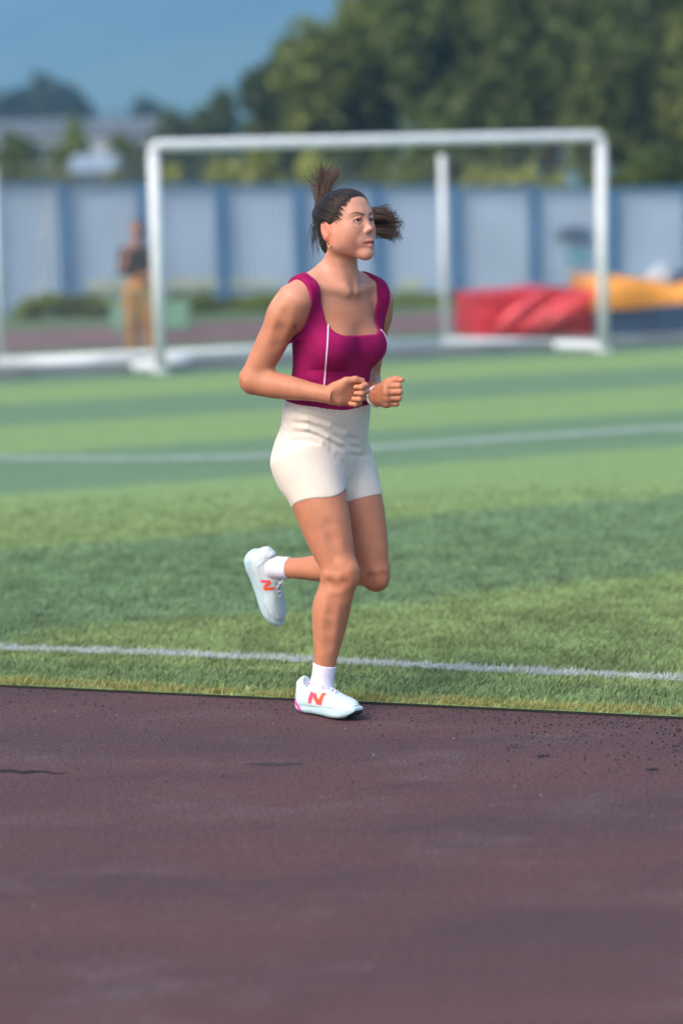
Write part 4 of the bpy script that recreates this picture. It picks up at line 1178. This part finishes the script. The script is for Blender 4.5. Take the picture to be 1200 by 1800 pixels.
# pale piping down the two princess seams
def surf(field, u, rw, off=.001):
    o = tors(rw, u, .40); d = tors(rw, u, .0) - o
    p = field.march(o, d, .45); return None if p is None else p - unit(d) * off
seam = [cam_hit(tank_f, px, py) for px, py in ((577, 563), (577, 580), (576, 600), (575, 620), (573, 640), (571, 660), (569, 682), (568, 701))]
seam = [torso_coords(*q) for q in seam if q is not None]
sr = np.array([float(q[0]) for q in seam]); su = np.array([float(q[1]) for q in seam])
for _ in range(2): su[1:-1] = (su[:-2] + su[2:] + 2 * su[1:-1]) / 4
for s in (1, -1):
    if s > 0:
        pts = [cam_hit(tank_f, float(np.interp(y_, [563, 600, 640, 701], [577, 576, 573, 568])), y_) for y_ in np.linspace(563, 701, 34)]
        pts = np.array([q + tank_f.normal(q) * .0008 for q in pts if q is not None])
    rows = np.linspace(sr[0] if s > 0 else sr[0] + 14, sr[-1], 30)
    if s < 0: pts = [surf(tank_f, s * float(np.interp(r_, sr, su)), float(r_), .0012) for r_ in rows]
    pts = np.array([q for q in pts if q is not None])
    mb = MB(); mb.tube([tuple(p) for p in pts], .0026, 6); mb.build('piping', M_PIPING, tank, True)

# shorts: hips and thighs together
sh_f = Field(A3((-.30, DR - .35, .50)), A3((.22, DR + .25, 1.06)), 0.003)
sh_f.addall(TORSO[:5]); sh_f.addall(LEGR[:1]); sh_f.addall([(LEGL[0][0], .03, 'u')])
X, Y, Z = sh_f.coords()
row, U, Wv = torso_coords(X, Y, Z)
d0_ = sh_f.v
d = sh_f.v - .0062
d = smax(d, m_(699 + 2 * np.sin(U * 25) - row).astype(np.float32), .004)
def along(a, b): 
    w = unit(b - a); return (X - a[0]) * w[0] + (Y - a[1]) * w[1] + (Z - a[2]) * w[2]
lr = along(HPR, KNR); ll = along(HPL, KNL)
Lr, Ll = np.linalg.norm(KNR - HPR), np.linalg.norm(KNL - HPL)
dR = LEGR[0][0].dist(X, Y, Z); dL = LEGL[0][0].dist(X, Y, Z)
hemR = lr - (Lr * .375 + 0.012 * np.sin((X + Y) * 22)); hemL = ll - (Ll * .40)
hem = np.where(dR < dL, hemR, hemL)
d = smax(d0_ - (.0026 + .0036 * np.clip(-hem / .09, 0, 1)), m_(699 + 2 * np.sin(U * 25) - row).astype(np.float32), .004)
sh_f.v = smax(d, hem.astype(np.float32), .003).astype(np.float32)
for pts, r in ([[(516, 724), (540, 730), (575, 741), (605, 755), (640, 758)], .0032], [[(514, 742), (534, 745), (562, 753), (590, 769), (615, 778)], .0034],
               [[(518, 760), (538, 761), (560, 766), (583, 780), (604, 788)], .003], [[(572, 782), (583, 791), (593, 802), (603, 814), (611, 830)], .0034],
               [[(516, 775), (540, 774), (560, 779)], .0026], [[(610, 768), (630, 773), (648, 770)], .003], [[(612, 784), (632, 788), (650, 785)], .003],
               [[(616, 800), (636, 802), (650, 800)], .0026]):
    groove(sh_f, pts, r, .013)
for pts in ([(502, 732), (540, 737), (580, 748), (618, 766)], [(500, 750), (540, 753), (575, 768), (600, 779)]):
    groove(sh_f, pts, .0022, .010, op='u')
Vs, Fs_ = sh_f.mesh(); Vs = relax(Vs, Fs_, 2)
shorts = link('shorts', npmesh('shorts', Vs, Fs_, True), M_SHORTS, runner)

# socks: the ankle part of each leg, slightly thicker
def sock(prims, an, up, top, name='sock'):
    f = Field(an - .16, an + .16, 0.0022); f.addall(prims)
    x, y, z = f.coords(); s = (x - an[0]) * up[0] + (y - an[1]) * up[1] + (z - an[2]) * up[2]
    rib = .0006 * np.sin(s * 900)
    f.v = smax(f.v - .0035 - rib, (s - top), .003).astype(np.float32)
    v, ff = f.mesh(); v = relax(v, ff, 1); v, ff, _ = crop(v, ff, np.abs(v - an).max(1) < .156)
    return link(name, npmesh(name, v, ff, True), M_SOCK, runner)
upR = unit(KNR - ANR); upL = unit(KNL - ANL)
footR_f = yaw_dirs(44)[0]
sock(LEGR[-1:] + [(Cone(ANR, ANR + footR_f * .03 - TZ * .04, .028, .026), .02, 'u')], ANR, upR, .079)
footL_f = A3((.55, 0, -1)); upL_s = unit(upL + A3((0, 0, .22))); footL_f = unit(footL_f - upL_s * (footL_f @ upL_s))
sock(LEGL[-1:] + [(Cone(ANL, ANL + footL_f * .03 - upL * .04, .028, .026), .02, 'u')], ANL, upL, .066)

# ------------------------------------------------------------------ shoes (local: x toe, y her left, z up from the sole)
def decal(put, field, polys, side, name, mat, par=None, off=.0012, res=.0022):
    """flat mark wrapped on the shoe side: polys are quads (4 points) in the x-z plane"""
    V, F = [], []
    for q in polys:
        q = [A3(p) for p in q]; n = max(2, int(max(np.linalg.norm(q[1] - q[0]), np.linalg.norm(q[2] - q[1])) / res)); b = len(V); ok = True; g = []
        for i in range(n + 1):
            for j in range(n + 1):
                s, t = i / n, j / n; p = (q[0] * (1 - s) + q[1] * s) * (1 - t) + (q[3] * (1 - s) + q[2] * s) * t
                h = field.march((p[0], side * .085, p[1]), (0, -side, 0), .12, .0008)
                g.append(A3((p[0], side * .03, p[1])) if h is None else h + A3((0, side * off, 0)))
        V += g; F += [(b + i * (n + 1) + j, b + (i + 1) * (n + 1) + j, b + (i + 1) * (n + 1) + j + 1, b + i * (n + 1) + j + 1) for i in range(n) for j in range(n)]
    return put(name, pymesh(name, V, F, True), None, mat, par)
def shoe(origin, f, up, side):
    """side: +1 if the camera sees the +y side"""
    f = unit(f); up = unit(up - f * (up @ f)); l = np.cross(up, f)
    M = Matrix(((f[0], l[0], up[0], origin[0]), (f[1], l[1], up[1], origin[1]), (f[2], l[2], up[2], origin[2]), (0, 0, 0, 1)))
    root = empty('shoe'); root.parent = runner; root.matrix_world = M
    bpy.context.view_layer.update()
    def put(name, v, ff, mat, par=None, smooth=True):
        o = bpy.data.objects.new(name, npmesh(name, v, ff, smooth) if not isinstance(v, bpy.types.Mesh) else v); COL.objects.link(o)
        o.data.materials.append(mat); o.parent = par or root; return o
    # midsole
    sf = Field((-.05, -.07, -.02), (.27, .07, .09), .0018)
    sole = Loft((-.024, 0, 0), (.236, 0, 0), (0, 0, 1), [
        (0, .018, .012, .010, 0, .032), (.05, .031, .020, .020, 0, .028), (.14, .038, .024, .024, 0, .0255), (.32, .037, .021, .022, 0, .0235), (.5, .038, .019, .021, 0, .0225),
        (.7, .046, .017, .020, 0, .0215), (.84, .045, .016, .017, 0, .0235), (.94, .034, .014, .013, 0, .029), (1, .018, .009, .008, 0, .033)], None, 3.2)
    sf.add(sole, .004)
    sf.add(Cone((-.02, .040, .022), (.10, .045, .030), .004, .003), .008, 's'); sf.add(Cone((-.02, -.040, .022), (.10, -.045, .030), .004, .003), .008, 's')
    sf.add(Cone((.10, .045, .030), (.20, .050, .024), .003, .002), .006, 's'); sf.add(Cone((.10, -.045, .030), (.20, -.050, .024), .003, .002), .006, 's')
    v, ff = sf.mesh(); v = relax(v, ff, 1)
    tread = v[:, 2] < np.interp(v[:, 0], [-.02, .0, .15, .20, .225, .236], [.016, .0055, .005, .008, .024, .034])
    o = put('sole', v, ff, M_SOLE); o.data.materials.append(M_OUTSOLE)
    o.data.polygons.foreach_set('material_index', tread[ff].all(1).astype(np.int32))
    # upper
    uf = Field((-.05, -.07, .02), (.27, .07, .15), .0016)
    upper = Loft((-.021, 0, .038), (.226, 0, .038), (0, 0, 1), [
        (0, .020, .034, .02), (.05, .029, .054, .02), (.12, .036, .058, .02), (.20, .0385, .056, .02), (.32, .039, .060, .02), (.42, .039, .057, .02), (.55, .039, .046, .02), (.7, .0425, .034, .02),
        (.86, .038, .025, .02), (.95, .026, .018, .02), (1, .012, .010, .01)], None, 2.3)
    uf.add(upper, .004); uf.add(Cone((-.006, 0, .085), (.012, 0, .104), .020, .014), .02); uf.add(Cone((.075, 0, .086), (.062, 0, .112), .018, .013), .02)
    uf.add(Cone((.036, 0, .104), (.033, 0, .16), .028, .040), .01, 's')
    v, ff = uf.mesh(); v = relax(v, ff, 1); upm = put('upper', v, ff, M_UPPER)
    def wrap_top(name, pts, mat, off=.0008):
        V = []; K = 10; S = 8
        for i in range(K + 1):
            x = pts[0] + (pts[1] - pts[0]) * i / K; hw = pts[2] + (pts[3] - pts[2]) * i / K
            for k in range(S + 1):
                q = uf.march((x, hw * (2 * k / S - 1), .145), (0, 0, -1), .12); V.append(A3((x, hw * (2 * k / S - 1), .06)) if q is None else q + A3((0, 0, off)))
        F = [(i * (S + 1) + k, (i + 1) * (S + 1) + k, (i + 1) * (S + 1) + k + 1, i * (S + 1) + k + 1) for i in range(K) for k in range(S)]
        put(name, pymesh(name, V, F, True), None, mat)
    wrap_top('tongue', (.070, .142, .014, .009), M_TONGUE)
    decal(put, uf, [[(.186, .060), (.190, .052), (.224, .044), (.224, .047)], [(.150, .047), (.150, .043), (.224, .041), (.224, .044)]], side, 'toe_overlay', M_OVERLAY)
    decal(put, uf, [[(.000, .084), (.018, .050), (.024, .050), (.008, .086)], [(.024, .050), (.024, .046), (.060, .043), (.060, .046)]], side, 'heel_overlay', M_OVERLAY)
    # laces: crossing bars over the instep plus a bow
    for i in range(5):
        x = .074 + i * .0155; pts = []
        for k in range(7):
            y = (-.018 + .006 * k) * (1 - i * .04); p = uf.march((x + .006 * math.sin(k * 1.05), y, .16), (0, 0, -1), .14)
            if p is not None: pts.append(tuple(p + A3((0, 0, .0012))))
        if len(pts) > 2: 
            mb = MB(); mb.tube(pts, .0023, 6); o = put('lace', pymesh('lace', mb.V, mb.F, True), None, M_LACE)
    for s in (1, -1):
        mb = MB(); mb.tube([(.072, 0, .112), (.080, .012 * s, .119), (.094, .024 * s, .112), (.098, .020 * s, .104), (.080, .004 * s, .112)], .0019, 6)
        put('lace', pymesh('lace', mb.V, mb.F, True), None, M_LACE)
        mb = MB(); mb.tube([(.074, 0, .112), (.09, .016 * s, .106), (.108, .030 * s, .090)], .0017, 6); put('lace', pymesh('lace', mb.V, mb.F, True), None, M_LACE)
    return root, uf, sf, put
def letter_n(cx, cz, w, h, lean, dirx=1):
    b = w * .27
    def pt(x, z): return (cx + dirx * (x + lean * z), cz + z)
    l, r_, t, bo = -w / 2, w / 2, h / 2, -h / 2
    return [[pt(l, bo), pt(l + b, bo), pt(l + b, t), pt(l, t)], [pt(r_ - b, bo), pt(r_, bo), pt(r_, t), pt(r_ - b, t)], [pt(l, t), pt(l + b * 1.2, t), pt(r_, bo), pt(r_ - b * 1.2, bo)]]
# supporting right shoe: heel point on the ground below the ankle
an = ANR.copy(); gR = A3((an[0], an[1], 0)) - footR_f * .074
sR, ufR, sfR, putR = shoe(gR, footR_f, TZ, -1)
decal(putR, ufR, letter_n(.090, .058, .060, .036, .28), -1, 'logo_mark', M_ORANGE)
decal(putR, sfR, [[(-.016, .046), (-.006, .046), (.008, .030), (-.004, .028)], [(-.004, .028), (.008, .030), (.030, .012), (.014, .011)]], -1, 'pink_flash', M_PINK)
decal(putR, ufR, [[(.048, .100), (.062, .101), (.064, .095), (.050, .094)]], -1, 'pink_tab', M_PINK)
# trailing left shoe
gL = ANL - upL_s * .083 - footL_f * .046
sL, ufL, sfL, putL = shoe(gL, footL_f, upL_s, -1)
decal(putL, ufL, letter_n(.088, .064, .036, .030, .30), -1, 'logo_mark', M_ORANGE)

# ------------------------------------------------------------------ hair
hair_f = Field(HO - A3((.13, .13, .13)), HO + A3((.13, .13, .13)), 0.0016)
hair_f.addall(HEAD[:3]); 
hair_f.add(Ell(H(0, -.080, .034), (.026, .022, .026), HM), .03); hair_f.add(Ell(H(0, -.046, -.050), (.048, .034, .042), HM), .03)
X, Y, Z = hair_f.coords()
qx, qy, qz = [(X - HO[0]) * HM[0, k] + (Y - HO[1]) * HM[1, k] + (Z - HO[2]) * HM[2, k] for k in range(3)]
line = np.interp(qz, [-.10, -.07, -.045, -.030, -.012, .004, .020, .036, .055, .070, .085, .11], [-.040, -.040, -.036, -.030, .008, .018, .027, .042, .056, .068, .078, .080])
line = line + .0012 * np.sin(qz * 410 + qx * 200)
vol = np.interp(line - qy, [0, .012, .05], [.0006, .0036, .0058])
strand = .00035 * np.sin(np.arctan2(qx, qz - .01) * 70 + 4 * np.sin(qy * 40))
d = hair_f.v - vol - strand
hair_f.v = smax(d, qy - line, .004).astype(np.float32)
# leave the ear clear
for s in (1, -1): hair_f.add(Ell(H(.078 * s, -.016, -.022), (.016, .020, .032), HM), .006, 's')
v, ff = hair_f.mesh(); v = relax(v, ff, 1)
q = head_local(v); huv = np.stack([np.arctan2(q[:, 0], q[:, 2] - .01) * 26, q[:, 1] * 14, q[:, 2] * 3], 1)
hair = link('hair', npmesh('hair', v, ff, True, attrs={'huv': huv}), M_HAIR, runner)

def strands(curves, r0, seed, name, mat, parent):
    """curves: list of polylines (n,3); each becomes a tapered three-sided strand"""
    V, F, U = [], [], []
    rg = np.random.default_rng(seed)
    for ci, c in enumerate(curves):
        c = np.asarray(c); n = len(c); b = len(V); t = np.gradient(c, axis=0); t /= np.linalg.norm(t, axis=1)[:, None] + 1e-9
        a = np.cross(t, [0.3, .5, .8]); a /= np.linalg.norm(a, axis=1)[:, None] + 1e-9; bb = np.cross(t, a)
        s = r0 * rg.uniform(.6, 1.3); sd = rg.uniform(0, 80)
        for i in range(n):
            w = s * (1 - .75 * (i / (n - 1)) ** 1.6)
            for k in range(3):
                an = 2.094 * k; V.append(c[i] + a[i] * math.cos(an) * w + bb[i] * math.sin(an) * w); U.append((sd, i * .12, k * .4))
        for i in range(n - 1):
            for k in range(3): F.append((b + 3 * i + k, b + 3 * i + (k + 1) % 3, b + 3 * i + 3 + (k + 1) % 3, b + 3 * i + 3 + k))
    return link(name, npmesh(name, V, F, True, attrs={'huv': U}), mat, parent)
def bez(p, n=14):
    p = [A3(a) for a in p]; t = np.linspace(0, 1, n)[:, None]
    out = 0
    for k, a in enumerate(p):
        out = out + math.comb(len(p) - 1, k) * (1 - t) ** (len(p) - 1 - k) * t ** k * a
    return out
rg = np.random.default_rng(5)
tail_base = H(0, -.098, .048)
curves = []
def clump(guide, k, spread, curl):
    """k strands round a guide curve that spread in the middle and gather again at the tip"""
    n = len(guide); t = np.linspace(0, 1, n)[:, None]
    for _ in range(k):
        o = rg.normal(0, spread, 3); ph = rg.uniform(0, 6.28, 3); e = rg.uniform(.75, 1.0)
        g = guide + o * (np.sin(t * 2.6) * .9 + .1) * (1 - .55 * t) + curl * t * np.sin(t * rg.uniform(6, 11) + ph)
        m = max(5, int(n * e)); curves.append(g[:m])
# the part of the ponytail that stands up behind the crown
for i in range(13):
    e = P(rg.normal(577, 15), rg.normal(297, 8), rg.normal(.03, .03)); b = tail_base + rg.normal(0, .006, 3)
    k = P(rg.normal(566, 7), rg.normal(332, 6), rg.normal(.02, .02))
    clump(bez([b, k, (k + e) / 2 + rg.normal(0, .012, 3), e + rg.normal(0, .008, 3), e], 16), 16, .0085, .004)
for i in range(110):
    e = P(rg.normal(577, 18), rg.normal(298, 11), rg.normal(.03, .03)); k = P(rg.normal(566, 9), rg.normal(330, 7), .02); curves.append(bez([tail_base + rg.normal(0, .006, 3), k, (k + e) / 2 + rg.normal(0, .014, 3), e]))
for i in range(10):
    e = P(rg.uniform(505, 610), rg.uniform(278, 315), .03); k = P(rg.normal(556, 8), rg.normal(325, 6), .03); curves.append(bez([tail_base, k, (k + e) / 2 + rg.normal(0, .01, 3), e]))
# the part that swings round to the far side and shows right of the face
for i in range(36):
    ex, ey = 688 + rg.normal(0, 11), 399 + rg.normal(0, 18)
    e = P(np.clip(ex, 655, 703), np.clip(ey, 362, 424), rg.normal(.10, .03))
    m1 = P(rg.normal(600, 8), rg.normal(375, 10), .12); m2 = P(rg.normal(652, 8), 394 + (ey - 397) * .75, rg.normal(.12, .02))
    hook = e + A3((rg.uniform(-.024, .002), 0, rg.uniform(-.030, .024)))
    clump(bez([tail_base + rg.normal(0, .006, 3), m1, m2, e + A3((.006, 0, rg.normal(0, .012))), e + A3((.012, 0, 0)), hook], 26), 20, .0075, .010)
for i in range(40):
    e = P(np.clip(rg.normal(688, 14), 650, 712), np.clip(rg.normal(396, 20), 345, 432), .1); m2 = P(655, rg.normal(392, 14), .12)
    curves.append(bez([tail_base, P(600, 375, .12), m2, e + rg.normal(0, .015, 3), e], 18))
for i in range(24):                                   # wisps under the far jaw and at its top
    e = P(rg.uniform(648, 660), rg.uniform(436, 462), .09); m2 = P(rg.normal(662, 6), rg.normal(430, 6), .10)
    curves.append(bez([tail_base, P(605, 385, .12), m2, e]))
strands(curves, .0011, 3, 'ponytail', M_TAIL, hair)['kind'] = 'stuff'
curves = []
for i in range(60):                                   # loose hair at the nape
    s0 = H(rg.uniform(.02, .060), rg.uniform(-.082, -.062), rg.uniform(-.03, .03)); e = P(rg.normal(556, 6), rg.uniform(415, 455), -.02)
    curves.append(bez([s0, (s0 + e) / 2 + A3((-.012, 0, 0)) + rg.normal(0, .004, 3), e], 9))
for i in range(26):                                   # short baby hairs along the temple
    z = rg.uniform(.0, .07); y = np.interp(z, [0, .02, .04, .07], [.022, .026, .032, .054]); x = .066 if z < .03 else .066 - (z - .03) * .5
    s0 = H(x, y - .01, z); curves.append(bez([s0, H(x + .004, y + .004, z - .004), H(x + .003, y + .010, z - .012 + rg.normal(0, .003))], 6))
strands(curves, .0006, 4, 'loose_hair', M_TAIL, hair)['kind'] = 'stuff'
# combed strands lying on the skull, from the hairline back to the tie
curves = []
hc = H(0, -.016, .012); de = unit(tail_base - hc)
for i in range(700):
    zz = rg.uniform(.004, .082); yy = np.interp(zz, [-.02, .004, .020, .036, .055, .070, .085], [.010, .024, .033, .047, .060, .072, .078]) - rg.random() ** 1.6 * .05
    sx = 1 if rg.random() < .72 else -1
    xx = sx * .075 * math.sqrt(max(0.02, 1 - (zz / .088) ** 2)) * rg.uniform(.55, 1.0) if zz < .06 else sx * rg.uniform(0, .055)
    d0 = unit(H(xx, yy, zz) - hc); om = math.acos(np.clip(d0 @ de, -1, 1)); pts = []
    wob = rg.normal(0, .03, 3)
    for t in np.linspace(0, .97, 11):
        dd = unit((math.sin((1 - t) * om) * d0 + math.sin(t * om) * de) / max(math.sin(om), 1e-3) + wob * math.sin(t * math.pi))
        q_ = hair_f.march(hc + dd * .125, -dd, .12, .002)
        if t < .2:
            q2 = head_f.march(hc + dd * .125, -dd, .12, .002)
            if q_ is None or (q2 is not None and (q2 - hc) @ dd > (q_ - hc) @ dd): q_ = q2
        if q_ is not None: pts.append(q_ + dd * rg.uniform(.0001, .0009))
    if len(pts) > 5: curves.append(np.array(pts))
cut = int(len(curves) * .80)
strands(curves[:cut], .0008, 8, 'combed_hair', M_HAIR, hair)['kind'] = 'stuff'
strands(curves[cut:], .0006, 9, 'combed_hair', M_TAIL, hair)['kind'] = 'stuff'
# hair tie
mb = MB(); c = tail_base; ax = unit(HM @ A3((0, -1, .35))); a = unit(np.cross(ax, HR)); b = np.cross(ax, a)
mb.tube([tuple(c + a * .014 * math.cos(t) + b * .014 * math.sin(t)) for t in np.linspace(0, 6.283, 17)], .004, 6, False); mb.build('hair_tie', M_OUTSOLE, hair, True)

# earring and bracelet
mb = MB(); c = H(.0725, -.004, -.063)
mb.tube([tuple(c + HF * .0055 * math.cos(t) + TZ * .0075 * math.sin(t)) for t in np.linspace(0, 6.283, 15)], .0013, 6, False)
mb.tube([tuple(c + HF * .003 * math.cos(t) + TZ * (.004 * math.sin(t) - .003)) for t in np.linspace(0, 6.283, 11)], .0012, 6, False)
mb.build('earring', M_GOLD, runner, True)
w = unit(WRL - ELL_); a = unit(np.cross(w, TZ)); b = np.cross(w, a)
mb = MB(); c = WRL + w * .004
mb.tube([tuple(c + a * .0275 * math.cos(t) + b * .030 * math.sin(t)) for t in np.linspace(0, 6.283, 25)], .0042, 8, False)
mb.tube([tuple(c + a * .01 - b * .03), tuple(c + A3((.006, -.01, -.045))), tuple(c + A3((.016, -.012, -.062)))], .0011, 5)
mb.build('bracelet', M_BRACE, runner, True)

# ------------------------------------------------------------------ bystander behind the goal
M_SKIN2 = material('bystander_skin', (0.36, 0.16, 0.11), 0.55, sss=.05)
M_BLACK = material('black_top', (0.015, 0.015, 0.02), 0.8)
M_PANTS = material('patterned_trousers', (0.40, 0.13, 0.028), 0.8, col2=(0.26, 0.22, 0.10), vscale=9, detail=2)
M_DARKSHOE = material('dark_shoe', (0.02, 0.02, 0.025), 0.7)
def bystander(px, Y):
    g = ground(px, 614); b = A3((at(px, 614, Y).x, Y, 0))
    root = empty('person', tuple(b)); tag(root, 'blurred person in black top and patterned orange trousers standing behind the left goal post', 'person')
    o = lambda x, y, z: b + A3((x, y, z))
    tor = Loft(o(0, 0, .80), o(0, 0, 1.34), (-.5, -1, 0), [(0, .17, .11, .13), (.3, .14, .10, .10), (.65, .155, .12, .11), (.9, .17, .09, .09), (1, .10, .06, .06)])
    legs = [Cone(o(-.09, 0, .80), o(-.10, -.02, .45), .10, .07), Cone(o(.09, 0, .80), o(.11, .02, .45), .10, .07), Cone(o(-.10, -.02, .45), o(-.10, .0, .08), .062, .04), Cone(o(.11, .02, .45), o(.12, .03, .08), .062, .04)]
    arms = [Cone(o(-.16, 0, 1.29), o(-.20, -.05, 1.05), .05, .04), Cone(o(-.20, -.05, 1.05), o(-.10, -.14, 1.28), .04, .03), Cone(o(.17, 0, 1.29), o(.20, -.02, 1.03), .055, .042), Cone(o(.20, -.02, 1.03), o(.08, -.16, .98), .042, .028), Cone(o(-.10, -.14, 1.28), o(-.07, -.13, 1.37), .03, .032), Cone(o(.08, -.16, .98), o(.02, -.18, .98), .03, .03)]
    hd = [Ell(o(0, -.01, 1.55), (.075, .092, .105)), Cone(o(0, 0, 1.36), o(0, 0, 1.46), .055, .05), Ell(o(-.02, -.09, 1.52), (.02, .025, .03))]
    f = Field(b - A3((.45, .35, .02)), b + A3((.45, .35, 1.75)), .009)
    f.add(tor, .02)
    for p in legs + arms + hd: f.add(p, .03)
    v, ff = f.mesh(); link('body', npmesh('body', relax(v, ff), ff, True), M_SKIN2, root)
    f2 = Field(b - A3((.45, .35, .02)), b + A3((.45, .35, 1.75)), .009); f2.add(tor, .02); f2.add(arms[0], .03); f2.add(arms[2], .03)
    x, y, z = f2.coords(); f2.v = smax(smax(f2.v - .012, .99 - z, .01), smax(z - 1.37, -(z - (1.08)) * 1.0 - .2, .01), .01).astype(np.float32)
    v, ff = f2.mesh(); link('top', npmesh('top', relax(v, ff), ff, True), M_BLACK, root)
    f3 = Field(b - A3((.45, .35, .02)), b + A3((.45, .35, 1.2)), .009); f3.add(tor, .02)
    for p in legs: f3.add(Cone(p.a, p.b, p.ra + .004, p.rb + .012), .03)
    x, y, z = f3.coords(); f3.v = smax(smax(f3.v - .012, z - .985, .01), .10 - z, .01).astype(np.float32)
    v, ff = f3.mesh(); link('trousers', npmesh('trousers', relax(v, ff), ff, True), M_PANTS, root)
    f4 = Field(b + A3((-.3, -.3, 1.2)), b + A3((.3, .3, 1.8)), .008); f4.add(Ell(o(.005, .015, 1.57), (.088, .100, .108)), .01); f4.add(Cone(o(.01, .10, 1.56), o(.02, .14, 1.36), .04, .02), .03); f4.add(Ell(o(-.03, -.11, 1.50), (.055, .05, .07)), .02, 's')
    v, ff = f4.mesh(); link('hair', npmesh('hair', relax(v, ff), ff, True, attrs={'huv': v * 60}), M_HAIR, root)
    for s in (-1, 1):
        f5 = Field(b + A3((s * .11 - .15, -.3, -.02)), b + A3((s * .11 + .15, .2, .2)), .007); f5.add(Cone(o(s * .11, .03, .06), o(s * .12 - .03, -.14, .045), .05, .042), .02)
        f5.v = smax(f5.v, (.004 - f5.coords()[2]) + 0 * f5.v, .006).astype(np.float32); v, ff = f5.mesh(); link('shoe', npmesh('shoe', relax(v, ff), ff, True), M_DARKSHOE, root)
bystander(248, 29.3)
